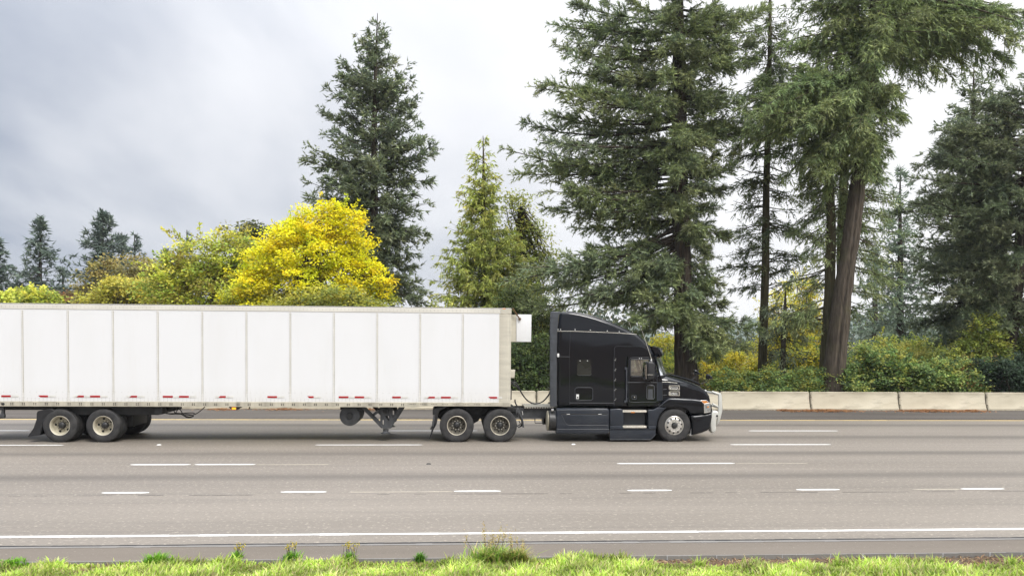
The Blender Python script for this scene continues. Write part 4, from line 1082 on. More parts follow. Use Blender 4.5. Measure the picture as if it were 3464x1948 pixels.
# rear quarter fender bracket and flap
qf = [c3(1172, 172, .1), c3(1290, 138, .1), c3(1335, 134, .1), c3(1325, 150, .1), c3(1245, 190, .1), c3(1225, 250, .1), c3(1215, 330, .1), c3(1190, 380, .1), c3(1180, 360, .1), c3(1196, 300, .1), c3(1190, 235, .1), c3(1170, 235, .1)]
fl = [c3(1196, 330, .1), c3(1205, 340, .1), c3(1140, 495, .1), c3(1132, 492, .1), c3(1150, 440, .1), c3(1160, 390, .1)]
for mflag in (0, 1):
    gA = Geo().prism(qf, .06, .62, .012, 2); gB = Geo().prism(fl, .06, .62, .004, 1); gC = Geo().prism([c3(1178, 240, .05), c3(1198, 240, .05), c3(1185, 360, .05), c3(1162, 355, .05)], .03, .08, .006, 1)
    gD = Geo().prism([c3(1141, 390, .05), c3(1165, 355, .05), c3(1180, 362, .05), c3(1168, 395, .05)], .05, .6, .006, 1)
    if mflag: gA, gB, gC, gD = (g_.mirror() for g_ in (gA, gB, gC, gD))
    obj('mud_flap_hanger', gA, 'blackplastic', tractor); obj('mud_flap', gB, 'blackplastic', tractor)
    obj('flap_reflector', gC, 'framegrey', tractor); obj('mud_flap_lip', gD, 'blackplastic', tractor)
# front quarter fender strip and hoses ahead of the drive wheels
fs_ = [c3(2090, 160, .2), c3(2108, 170, .2), c3(2135, 225, .2), c3(2158, 290, .2), c3(2167, 370, .2), c3(2152, 370, .2), c3(2145, 300, .2), c3(2120, 240, .2), c3(2095, 205, .2), c3(2078, 230, .2), c3(2075, 180, .2)]
obj('quarter_fender', Geo().prism(fs_, .18, .5, .008, 1), 'framegrey', tractor)
obj('fender_bracket', Geo().box(c3(2082, 0, .4)[0], c3(2105, 0, .4)[0], .3, .5, c3(0, 245, .4)[1], c3(0, 165, .4)[1], .01), 'greyplastic', tractor)
obj('valve', Geo().tube([at(1100 + 2142 * .31056, 1330 + 195 * .31056, .7), at(1100 + 2150 * .31056, 1330 + 235 * .31056, .7)], .03, 8), 'chrome', tractor)
def smooth_path(P3, n=5):
    Q = []
    P3 = [np.array(p) for p in P3]
    for i in range(len(P3) - 1):
        p_0 = P3[max(i - 1, 0)]; p_1 = P3[i]; p_2 = P3[i + 1]; p_3 = P3[min(i + 2, len(P3) - 1)]
        for t in np.linspace(0, 1, n, endpoint=False):
            Q.append(.5 * ((2 * p_1) + (-p_0 + p_2) * t + (2 * p_0 - 5 * p_1 + 4 * p_2 - p_3) * t * t + (-p_0 + 3 * p_1 - 3 * p_2 + p_3) * t ** 3))
    Q.append(P3[-1]); return Q
for k, L in enumerate(([(2120, 270), (2140, 300), (2135, 345), (2110, 365), (2090, 355)], [(2110, 300), (2125, 330), (2105, 350), (2085, 345)], [(2140, 320), (2140, 355), (2100, 372)])):
    obj('brake_hose', Geo().tube(smooth_path([at(1100 + a * .31056, 1330 + b * .31056, .3 + .06 * k) for a, b in L]), .015, 6), 'hose', tractor)
obj('release_handle', Geo().tube(smooth_path([at(1650 + a / 12.88, 1310 + b / 12.88, .5) for a, b in ((1190, 520), (1185, 580), (1215, 700), (1265, 780), (1265, 860), (1300, 960))]), [.02] * 10 + [.035] * 9 + [.02] * 7, 6) if False else
    Geo().tube(smooth_path([at(1650 + a / 12.88, 1310 + b / 12.88, .5) for a, b in ((1190, 520), (1185, 580), (1215, 700), (1265, 780), (1265, 860), (1300, 960))]), .024, 6), 'hubblack', tractor)
# coiled air and power lines between cab and trailer
for k, L in enumerate(([(965, 790), (1000, 795), (1030, 840), (1060, 900), (1110, 965), (1160, 995), (1205, 1000), (1260, 980), (1305, 935), (1340, 880)],
                       [(970, 825), (1005, 828), (1040, 870), (1075, 925), (1120, 972), (1165, 993), (1205, 998), (1255, 984), (1300, 945), (1340, 890)],
                       [(965, 800), (995, 815), (1035, 860), (1070, 915), (1112, 968), (1160, 998)])):
    yy = .62 + .08 * k
    obj('air_hose', Geo().tube(smooth_path([at(1400 + a * .34507, 1020 + b * .34507, yy) for a, b in L]), .019, 8), 'hose', tractor)

# ================================================================== VEGETATION
def nrm(v): return v / (np.linalg.norm(v, axis=-1, keepdims=True) + 1e-9)
class Foliage:
    """collects leaf quads and branch tubes in bulk"""
    def __init__(s, seed): s.rng = np.random.default_rng(seed); s.V = []; s.C = []; s.n = 0; s.W = Geo()
    def quads(s, base, d, L, wv, wid, col, mid=0.45):
        """diamond leaves: base point, direction, length, width vector, half width, colour (all arrays)"""
        tip = base + d * L[:, None]; m = base + d * (L * mid)[:, None]; w = wv * wid[:, None]
        q = np.stack([base, m - w, tip, m + w], 1).reshape(-1, 3)
        s.V.append(q); s.C.append(np.repeat(col, 4, 0)); s.n += len(base)
    def tris(s, base, d, L, wv, wid, col):
        w = wv * wid[:, None]
        q = np.stack([base - w, base + w, base + d * L[:, None]], 1).reshape(-1, 3)
        s.V.append(q); s.C.append(np.repeat(col, 3, 0)); s.n += len(base); s.k = 3
    k = 4
    def mesh(s, name, mat, origin):
        V = np.concatenate(s.V) - np.array(origin); C = np.concatenate(s.C)
        F = np.arange(len(V)).reshape(-1, s.k)
        return big_mesh(name, V, [F], [mat], C)

def tint(rng, n, cols, jit=0.22):
    cols = np.array(cols); k = rng.integers(0, len(cols), n)
    return cols[k] * (1 + rng.uniform(-jit, jit, (n, 1))) * (1 + rng.uniform(-.06, .06, (n, 3)))

def bez(p0, p1, p2, s):
    s = s[:, None]; return (1 - s) ** 2 * p0 + 2 * s * (1 - s) * p1 + s ** 2 * p2
def dbez(p0, p1, p2, s):
    s = s[:, None]; return 2 * (1 - s) * (p1 - p0) + 2 * s * (p2 - p1)

def conifer_branch(fo, root, tip, st, bare=0.12):
    rng = fo.rng; root = np.array(root, float); tip = np.array(tip, float)
    L = np.linalg.norm(tip - root)
    if L < .15: return
    mid = (root + tip) / 2 + np.array([0, 0, (st['arch'] + rng.normal(0, .05)) * L]) + rng.normal(0, .05 * L, 3)
    r0 = st.get('wood', .010) * L + .012
    ss = np.linspace(0, 1, 5)
    P = bez(root, mid, tip, ss)
    fo.W.tube(list(P), [r0 * (1 - .85 * q) for q in ss], 4, False)
    if rng.random() < .04: return            # a bare dead limb
    vary = rng.uniform(.72, 1.35)
    n2 = max(5, int(L / st['sp2'] * rng.uniform(.65, 1.25)))
    # twigs bunch into clumps along the bough
    nk = max(2, int(L / .48)); kc = rng.uniform(bare, 1.0, nk)
    s = np.where(rng.random(n2) < st.get('bunch', .78), kc[rng.integers(0, nk, n2)] + rng.normal(0, .10 / max(L, .6), n2), rng.uniform(bare, 1.0, n2))
    s = np.clip(s, bare * .6, 1.0); s[-2:] = 1.0
    p = bez(root, mid, tip, s); t = nrm(dbez(root, mid, tip, s))
    side0 = nrm(np.cross(t, [0, 0, 1.0])); upv = np.cross(side0, t)
    th = rng.normal(0, st.get('roll', .85), n2) + np.where(rng.random(n2) < .5, 0, math.pi)
    side = side0 * np.cos(th)[:, None] + upv * np.sin(th)[:, None]
    taper = np.minimum((s - bare * .6) / .2 + .45, 1) * np.maximum(1 - s, 0) ** .4
    l2 = st['l2'] * min(L, 5) ** .7 * taper * rng.uniform(.45, 1.2, n2) + st.get('l2min', .20)
    ang = rng.uniform(.45, 1.15, n2)
    d2 = nrm(t * np.cos(ang)[:, None] + side * np.sin(ang)[:, None] + rng.normal(0, .12, (n2, 3)) + np.array([0, 0, st.get('lift', 0)]))
    cb = tint(rng, 1, st['cols'], .15)[0]
    ns = np.maximum(3, (l2 / st['sp3']).astype(int))
    idx = np.repeat(np.arange(n2), ns); N = len(idx)
    u = rng.uniform(.05, 1.0, N)
    q = p[idx] + d2[idx] * (l2[idx] * u)[:, None]
    q[:, 2] -= st['droop'] * l2[idx] * u ** 2
    s2 = nrm(np.cross(d2[idx], [0, 0, 1.0]) + rng.normal(0, .35, (N, 3))); sg2 = np.where(rng.random(N) < .5, -1.0, 1.0)
    a2 = rng.uniform(.2, 1.05, N)
    d3 = d2[idx] * np.cos(a2)[:, None] + s2 * (sg2 * np.sin(a2))[:, None] + rng.normal(0, st.get('ruff', .25), (N, 3))
    d3[:, 2] += rng.uniform(-.8, .6, N) * st.get('vert', .35) - st.get('hang', 0) * rng.uniform(.3, 1.3, N)
    d3 = nrm(d3)
    LL = st['leaf'] * vary * rng.uniform(.6, 1.4, N)
    wv = nrm(np.cross(d3, nrm(np.array([0, 0, 1.0]) + rng.normal(0, .7, (N, 3)))))
    col = cb * .5 + tint(rng, N, st['cols']) * .5
    tipf = ((rng.random(N) < st.get('tips', .12)) & (u > .45))[:, None]
    col = np.where(tipf, col * np.array(st.get('tipmul', (1.55, 1.5, 1.3))), col)
    fo.tris(q, d3, LL, wv, st['wid'] * rng.uniform(.7, 1.3, N), col)

def ipl(y, tab, k): return float(np.interp(y, [a[0] for a in tab], [a[k] for a in tab]))

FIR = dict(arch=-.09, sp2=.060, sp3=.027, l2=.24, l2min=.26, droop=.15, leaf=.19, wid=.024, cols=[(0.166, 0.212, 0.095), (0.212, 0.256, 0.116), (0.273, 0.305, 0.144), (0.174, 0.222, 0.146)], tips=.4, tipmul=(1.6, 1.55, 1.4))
SPRUCE = dict(arch=.06, sp2=.060, sp3=.029, l2=.23, l2min=.24, droop=.40, hang=.48, leaf=.20, wid=.023, cols=[(0.196, 0.252, 0.102), (0.236, 0.286, 0.119), (0.161, 0.222, 0.106), (0.276, 0.315, 0.146)], tips=.32)
CEDAR = dict(arch=-.06, sp2=.080, sp3=.048, l2=.19, droop=.45, hang=.75, leaf=.21, wid=.036, cols=[(0.374, 0.439, 0.101), (0.432, 0.482, 0.122), (0.31, 0.374, 0.101), (0.49, 0.454, 0.132)], tips=.2, wood=.007)
DARKFIR = dict(FIR, cols=[(0.144, 0.182, 0.101), (0.18, 0.217, 0.122), (0.226, 0.254, 0.144), (0.153, 0.193, 0.137)], tips=.35)
HAZEFIR = dict(FIR, cols=[(0.154, 0.209, 0.149), (0.187, 0.242, 0.171), (0.22, 0.275, 0.187)], tips=.25)  # distance haze is put into these paler, bluer needle colours

def mk_tree(name, label, cat, base, trunk_geo, bark, fo, mat, group=None, limbs=True):
    t = empty(name, base); tag(t, label, cat, group)
    if trunk_geo is not None: obj('trunk', trunk_geo, bark, t)
    if limbs and fo.W.v: tag(obj('branches', fo.W, bark, t), kind='stuff')
    if fo.n: link('crown', fo.mesh('crown', mat, base), t)
    return t

def conifer(name, label, Y, trunk, env, nfill, st, seed, majors=(), bark='bark', slope=(0.35, -0.18), fill=(0.55, 1.0), group='conifer trees', crown_from=None, depth=.85, dens=1.0, bare=.12, dead=(), front=(), bias=.9):
    """trunk: (px, py, width px) base to top; env: (py, left px, right px) crown extents"""
    fo = Foliage(seed); rng = fo.rng
    sc = FPX / (Y - CAM[1])
    T = sorted(trunk, key=lambda a: -a[1])
    P = [at(x, y, Y) for x, y, w in T]; Wd = [w / sc / 2 for _, _, w in T]
    # carry the trunk to the ground
    if P[0][2] > -.04:
        d = P[1] - P[0]; k = (-0.06 - P[0][2]) / d[2]; P.insert(0, P[0] + d * k); Wd.insert(0, Wd[0] * 1.18)
    base = (float(P[0][0]), float(P[0][1]), -.06)
    g = Geo(); Q = []; R = []
    for i in range(len(P) - 1):
        for t in np.linspace(0, 1, 6, endpoint=False): Q.append(P[i] + (P[i + 1] - P[i]) * t); R.append((Wd[i] + (Wd[i + 1] - Wd[i]) * t) * rng.uniform(.95, 1.05))
    Q.append(P[-1]); R.append(Wd[-1]); g.tube(Q, R, 26)
    rid = np.where(np.arange(26) % 2, .045, -.045) + rng.normal(0, .03, 26)
    for i_, q_ in enumerate(Q):
        jit_ = rid * rng.uniform(.6, 1.3) + rng.normal(0, .012, 26)
        for k_ in range(26):
            v_ = np.array(g.v[i_ * 26 + k_]); g.v[i_ * 26 + k_] = tuple(q_ + (v_ - q_) * (1 + jit_[k_]))
    zs = np.array([p[2] for p in P])
    def tpos(z): return np.array([np.interp(z, zs, [p[0] for p in P]), np.interp(z, zs, [p[1] for p in P]), z])
    def zof(py, px=None): return at(px if px is not None else ipl(py, sorted([(b, a) for a, b, c in trunk]), 1), py, Y)[2]
    for ry, tx, ty in majors:
        root = tpos(zof(ry)); tip = at(tx, ty, Y); L = abs(tip[0] - root[0])
        tip = at(tx, ty, Y + rng.uniform(-.22, .22) * L)
        conifer_branch(fo, root, tip, st, bare)
        # companions that thicken the bough
        for _ in range(int(3 * dens)):
            f = rng.uniform(.55, .92); off = rng.normal(0, .14 * L, 3); off[2] *= .45
            conifer_branch(fo, root + np.array([0, 0, rng.uniform(-.5, .5)]), root + (tip - root) * f + off, st, bare)
    for ry, tx, ty, dY in front:
        root = tpos(zof(ry)); tip = at(tx, ty, Y + dY)
        for _ in range(3): conifer_branch(fo, root + rng.normal(0, .15, 3), tip + rng.normal(0, .28, 3), st, .25)
    y0, y1 = env[0][0], env[-1][0]
    E = [(y, at(l, y, Y)[0] , at(r, y, Y)[0]) for y, l, r in env]
    ys = y0 + (y1 - y0) * (rng.random(nfill)) ** bias
    for i, y in enumerate(ys):
        z = zof(y); root = tpos(z); a = rng.uniform(0, 2 * math.pi)
        lx, rx = root[0] - ipl(y, E, 1), ipl(y, E, 2) - root[0]
        ca, sa = math.cos(a), math.sin(a)
        ext = rx if ca > 0 else lx
        dep = (lx + rx) / 2 * depth
        L = 1 / math.sqrt((ca / max(ext, .05)) ** 2 + (sa / max(dep, .05)) ** 2) * rng.uniform(*fill)
        fr = (y - y0) / (y1 - y0 + 1e-6)
        sl = slope[0] + (slope[1] - slope[0]) * fr + rng.normal(0, .08)
        tip = root + np.array([ca * L, sa * L, sl * L])
        conifer_branch(fo, root + np.array([0, 0, -sl * L * .3]), tip, st, bare)
    t = mk_tree(name, label, 'tree', base, g, bark, fo, 'needle', group)
    for (x0, yy0, x1, yy1) in dead:
        a_, b_ = at(x0, yy0, Y), at(x1, yy1, Y + rng.uniform(-.5, .5)); m_ = (a_ + b_) / 2 + np.array([0, 0, -.06 * np.linalg.norm(b_ - a_)])
        dg = Geo().tube([a_, m_, b_], [.05, .03, .008], 5)
        for f in rng.uniform(.5, 1, 5):
            q = bez(a_, m_ * 2 - (a_ + b_) / 2, b_, np.array([f]))[0]; dg.tube([q, q + rng.normal(0, .35, 3) * [1, 1, .7]], [.012, .004], 3)
        tag(obj('dead_branch', dg, bark, t), kind='stuff')
    return t

# ---- broadleaf trees and shrubs: leaf clumps spread through overlapping lobes
def leafy(name, label, cat, Y, lobes, leaves, cols, seed, leaf=.16, wid=.06, clump=.42, per=34, trunk=None, bark='bark', group=None, flat=.5, shell=.55, twigs=True, ground=True, jit=.2, wild=0, low=None):
    """lobes: (px, py, rx px, ry px [, dY]) ellipsoids"""
    fo = Foliage(seed); rng = fo.rng; sc = FPX / (Y - CAM[1])
    E = []
    for l in lobes:
        dY = l[4] if len(l) > 4 else 0.0
        c = at(l[0], l[1], Y + dY); k = (Y + dY - CAM[1]) / (Y - CAM[1]); E.append((c, np.array([l[2] / sc * k, max(l[2], l[3]) / sc * .75 * k, l[3] / sc * k])))
    vol = np.array([e[1][0] * e[1][2] for e in E]); vol = vol / vol.sum()
    base = (float(E[0][0][0]), float(np.mean([e[0][1] for e in E])), -.06)
    if trunk is not None:
        pb = at(trunk[0], 1300, Y); base = (float(pb[0]), float(Y), -.06)
    nc = max(4, leaves // per)
    which = rng.choice(len(E), nc, p=vol)
    d = nrm(rng.normal(0, 1, (nc, 3))); rad = (shell + (1 - shell) * rng.random(nc)) * (1 + rng.normal(0, .07, nc))
    C = np.array([E[w][0] for w in which]) + d * rad[:, None] * np.array([E[w][1] for w in which])
    C = C[C[:, 2] > .05]; d = d[:len(C)]
    nc = len(C)
    cc = tint(rng, nc, cols, jit)
    if low:                        # the lower boughs have not turned yet
        zq = C[:, 2] + rng.normal(0, .7, nc); turn = zq < np.quantile(C[:, 2], low[0]); cc[turn] = tint(rng, int(turn.sum()), low[1], jit)
    size = clump * rng.uniform(.6, 1.35, nc)
    cnt = rng.poisson(per, nc) + 3
    idx = np.repeat(np.arange(nc), cnt); N = len(idx)
    off = rng.normal(0, 1, (N, 3)) * size[idx][:, None] * np.array([.62, .62, .62 * flat])
    p = C[idx] + off
    p[:, 2] -= .18 * (off[:, 0] ** 2 + off[:, 1] ** 2) / size[idx]
    keep = p[:, 2] > .03; p = p[keep]; idx = idx[keep]; off = off[keep]; N = len(p)
    dd = off * [1, 1, .5] + rng.normal(0, .35, (N, 3)) * size[idx][:, None]; dd[:, 2] -= .25 * size[idx]
    dd = nrm(dd)
    wv = nrm(np.cross(dd, nrm(np.array([0, -.3, 1.0]) + rng.normal(0, .42, (N, 3)))))
    col = cc[idx] * (1 + rng.uniform(-.12, .12, (N, 1)))
    fo.quads(p, dd, leaf * rng.uniform(.6, 1.35, N), wv, wid * rng.uniform(.7, 1.3, N), col, .5)
    for i in range(wild):          # shoots that break the outline
        w = int(rng.choice(len(E), p=vol)); dv = nrm(rng.normal(0, 1, 3) + np.array([0, -.2, .8]))
        s0 = E[w][0] + dv * E[w][1] * .8; Ls = rng.uniform(.5, 1.1) * (E[w][1].mean() * .35 + .35)
        if s0[2] < .1: continue
        m1 = s0 + (dv * [1, 1, .6] + [0, 0, .55]) * Ls * .6; e1 = m1 + (dv * [1.1, 1.1, .2] + [0, 0, rng.uniform(-.5, .5)]) * Ls * .5
        k = int(9 + Ls * 22); u = rng.random(k); q = bez(s0, m1, e1, u) + rng.normal(0, .05, (k, 3))
        fo.W.tube(list(bez(s0, m1, e1, np.linspace(0, 1, 4))), .008, 3, False)
        d_ = nrm(rng.normal(0, .6, (k, 3)) + (e1 - s0) + [0, 0, -.2]); cw = tint(rng, 1, cols, jit)[0]
        fo.quads(q, d_, leaf * rng.uniform(.7, 1.3, k), nrm(np.cross(d_, nrm(np.array([0, -.3, 1.0]) + rng.normal(0, .5, (k, 3))))), wid * rng.uniform(.7, 1.2, k), cw * (1 + rng.uniform(-.15, .15, (k, 1))), .5)
    g = None
    b0 = np.array(base)
    if trunk is not None:
        px, ytop, wpx = trunk
        top = at(px, ytop, Y); r = wpx / sc / 2
        g = Geo(); mid = (b0 + top) / 2 + np.array([rng.uniform(-.2, .2), 0, 0])
        g.tube([b0, mid, top], [r * 1.2, r, r * .5], 10)
        start = [mid, top, (mid + top) / 2]
    else: start = [b0, b0 + [.2, 0, 0], b0 + [-.2, .1, 0]]
    if twigs:
        for i in rng.choice(nc, min(nc, 90), replace=False):
            s0 = start[int(rng.integers(0, len(start)))]; m = (s0 + C[i]) / 2 + rng.normal(0, .25, 3) + [0, 0, .1]
            L = np.linalg.norm(C[i] - s0)
            fo.W.tube([s0, m, C[i]], [.012 * L + .008, .008 * L + .005, .004], 4, False)
    t = empty(name, base); tag(t, label, cat, group)
    if g is not None: obj('trunk', g, bark, t)
    if fo.W.v: tag(obj('branches' if trunk else 'stems', fo.W, bark, t), kind='stuff')
    link('crown' if trunk else 'foliage', fo.mesh('foliage', 'leaf', base), t)
    return t

YEL = [(.74, .63, .015), (.80, .68, .022), (.66, .62, .025), (.78, .56, .015), (.50, .54, .035)]
OLIVE = [(0.436, 0.503, 0.064), (0.535, 0.571, 0.074), (0.647, 0.622, 0.084), (0.323, 0.416, 0.064), (0.682, 0.691, 0.106)]
YGRN = [(0.601, 0.62, 0.097), (0.62, 0.62, 0.116), (0.462, 0.531, 0.087), (0.62, 0.62, 0.097)]
GREEN = [(0.142, 0.224, 0.072), (0.189, 0.278, 0.084), (0.107, 0.177, 0.061), (0.261, 0.343, 0.095)]
BRAM = [(0.134, 0.217, 0.072), (0.177, 0.271, 0.081), (0.221, 0.32, 0.095), (0.103, 0.169, 0.066), (0.355, 0.408, 0.119), (0.405, 0.419, 0.095)]

BYEL = [(.66, .60, .06), (.74, .66, .07), (.56, .55, .06), (.46, .50, .07), (.70, .60, .09)]
# ---------------- left of the photograph
FAR = dict(FIR, sp2=.22, sp3=.14, leaf=.48, wid=.09, l2=.20, arch=.0, cols=[(0.102, 0.142, 0.118), (0.126, 0.166, 0.132), (0.154, 0.19, 0.142)], tips=.1)  # bluish haze of distance is mixed into the needle colours
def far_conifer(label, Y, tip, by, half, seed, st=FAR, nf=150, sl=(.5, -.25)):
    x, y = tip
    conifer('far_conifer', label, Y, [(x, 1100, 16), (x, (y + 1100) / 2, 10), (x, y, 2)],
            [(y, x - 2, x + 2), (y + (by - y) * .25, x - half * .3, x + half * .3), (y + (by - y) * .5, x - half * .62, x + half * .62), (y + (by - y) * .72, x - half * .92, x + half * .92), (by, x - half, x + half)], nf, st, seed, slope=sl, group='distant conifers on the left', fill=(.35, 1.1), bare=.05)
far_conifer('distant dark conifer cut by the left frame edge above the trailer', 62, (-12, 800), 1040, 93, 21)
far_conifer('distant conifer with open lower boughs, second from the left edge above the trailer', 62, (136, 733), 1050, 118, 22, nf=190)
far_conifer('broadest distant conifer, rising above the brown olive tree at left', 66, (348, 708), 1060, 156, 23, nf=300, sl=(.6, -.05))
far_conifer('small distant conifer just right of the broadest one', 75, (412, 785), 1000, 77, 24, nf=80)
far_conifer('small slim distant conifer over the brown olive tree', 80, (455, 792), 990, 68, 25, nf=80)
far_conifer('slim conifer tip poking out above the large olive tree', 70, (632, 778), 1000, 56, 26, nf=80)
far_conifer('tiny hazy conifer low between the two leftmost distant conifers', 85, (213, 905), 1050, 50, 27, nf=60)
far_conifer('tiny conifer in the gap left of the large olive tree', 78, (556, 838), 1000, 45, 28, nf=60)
leafy('autumn_tree', 'brown olive rounded tree in front of the broadest distant conifer', 'tree', 44, [(420, 920, 118, 62), (340, 985, 90, 60), (480, 960, 80, 55), (415, 1060, 150, 70)], 11000,
      [(0.23, 0.196, 0.054), (0.27, 0.223, 0.061), (0.189, 0.176, 0.061), (0.311, 0.243, 0.068)], 31, .26, .10, .62, 40, (420, 960, 16), group='autumn trees behind the trailer')
leafy('autumn_shrub', 'yellow green bush peeping over the trailer left of the large olive tree', 'bush', 38, [(430, 975, 105, 42), (350, 1020, 75, 40), (500, 1010, 80, 50), (420, 1080, 160, 60)], 12000,
      [(0.405, 0.392, 0.061), (0.486, 0.446, 0.068), (0.338, 0.338, 0.068), (0.567, 0.486, 0.068)], 32, .22, .085, .5, 40)
leafy('autumn_shrub', 'low olive bush over the trailer below the second conifer from left', 'bush', 46, [(130, 1010, 75, 34), (90, 1060, 90, 40)], 5000, OLIVE, 33, .26, .10, .55, 40, wild=45)
leafy('autumn_shrub', 'small rust brown bush just above the trailer roof at left', 'bush', 48, [(225, 1022, 42, 26), (240, 1060, 50, 30)], 2600, [(0.297, 0.135, 0.054), (0.23, 0.135, 0.068), (0.176, 0.121, 0.068)], 34, .24, .09, .5, 40, wild=45)
leafy('autumn_shrub', 'yellow green bush at the left frame edge above the trailer', 'bush', 36, [(-5, 1020, 36, 32), (0, 1080, 60, 50)], 2600, YGRN, 35, .22, .085, .45, 40, wild=45)
leafy('autumn_tree', 'large olive green tree left of the bright yellow maple', 'tree', 31, [(690, 880, 150, 90), (800, 860, 110, 95), (600, 930, 110, 85), (720, 990, 210, 100), (560, 1010, 90, 70), (850, 960, 90, 120), (780, 1090, 220, 90)], 30000,
      OLIVE + [(.26, .25, .04), (.30, .27, .045)], 36, .20, .075, .52, 42, (720, 900, 24), group='autumn trees behind the trailer', wild=60)
leafy('autumn_tree', 'thin dark leaved treetop sticking out between olive tree and yellow maple', 'tree', 33, [(850, 775, 45, 32), (900, 800, 50, 45), (820, 800, 40, 26)], 1100, [(0.095, 0.115, 0.041), (0.121, 0.135, 0.047)], 37, .22, .08, .4, 9, (860, 790, 10), group='autumn trees behind the trailer')
leafy('maple_tree', 'bright yellow rounded autumn maple rising behind the white trailer', 'tree', 21,
      [(1065, 770, 115, 85), (1160, 745, 75, 60), (985, 800, 90, 70), (1060, 860, 190, 95), (1205, 850, 80, 75), (925, 885, 95, 75), (865, 960, 90, 62), (1245, 945, 80, 66), (1050, 960, 230, 85), (810, 1012, 66, 40), (1300, 1005, 45, 40), (1050, 1060, 260, 80), (1040, 1160, 230, 100)],
      68000, [(.80, .74, .018), (.83, .76, .020), (.76, .73, .022), (.82, .68, .018), (.64, .68, .03)], 38, .145, .056, .36, 60, (1060, 760, 30), group='autumn trees behind the trailer', wild=90, jit=.12, low=(.42, [(.34, .36, .04), (.44, .43, .04), (.22, .26, .035), (.60, .55, .03)]))
leafy('maple_tree', 'green yellow shrubby growth in front of the yellow maple, low over the trailer', 'bush', 17.5, [(1120, 1010, 120, 50), (1000, 1030, 110, 45), (1230, 1040, 90, 40), (1110, 1110, 220, 80)], 11000, [(0.23, 0.257, 0.054), (0.324, 0.338, 0.061), (0.162, 0.203, 0.047), (0.432, 0.405, 0.054)], 39, .15, .06, .34, 36, twigs=True)

# tall fir behind the maple
conifer('tall_fir', 'tall free standing dark fir behind the yellow maple', 27,
        [(1268, 1180, 36), (1265, 800, 28), (1266, 500, 20), (1270, 250, 11), (1277, 46, 2)],
        [(48, 1270, 1284), (120, 1245, 1312), (180, 1205, 1318), (240, 1170, 1375), (330, 1140, 1400), (400, 1100, 1430), (500, 1060, 1475), (600, 1040, 1460), (680, 1050, 1450), (790, 1080, 1440), (900, 1120, 1430), (1010, 1150, 1470)],
        235, dict(DARKFIR, sp2=.085, sp3=.056, leaf=.25, wid=.046), 41,
        majors=[(300, 1150, 205), (215, 1203, 118), (355, 1140, 265), (420, 1108, 300), (470, 1080, 365), (560, 1035, 492), (590, 1022, 540), (640, 1030, 610), (690, 1045, 668), (700, 1060, 690),
                (150, 1311, 108), (330, 1385, 216), (380, 1395, 262), (420, 1422, 320), (500, 1425, 380), (520, 1455, 470), (560, 1488, 508), (570, 1470, 490), (600, 1462, 612), (690, 1450, 690), (740, 1448, 800), (760, 1430, 820), (850, 1420, 900), (900, 1460, 1000), (930, 1480, 1040), (820, 1130, 900)],
        slope=(.55, -.22), bare=.08)
# cedar
conifer('slender_cedar', 'light green slender cedar with open drooping boughs right of the tall fir', 22,
        [(1640, 1180, 30), (1636, 900, 22), (1634, 700, 15), (1636, 560, 8), (1634, 460, 2)],
        [(462, 1628, 1642), (500, 1612, 1656), (540, 1590, 1678), (600, 1570, 1692), (660, 1550, 1705), (720, 1530, 1715), (780, 1505, 1740), (840, 1490, 1775), (900, 1465, 1830), (960, 1455, 1850), (1050, 1450, 1860), (1120, 1450, 1860)],
        400, CEDAR, 42, bias=.62, slope=(.30, -.05), bare=.10, fill=(.6, 1.05), bark='barkbrown')
leafy('autumn_tree', 'thin yellow green broadleaf tree half hidden behind the cedar', 'tree', 24.5, [(1745, 690, 60, 60), (1790, 780, 85, 75), (1840, 870, 80, 70), (1750, 830, 90, 100), (1790, 970, 130, 90)], 7000, [(0.378, 0.378, 0.068), (0.297, 0.324, 0.068), (0.23, 0.27, 0.061)], 43, .16, .06, .42, 14, (1760, 700, 14), shell=.2, group='autumn trees behind the trailer')

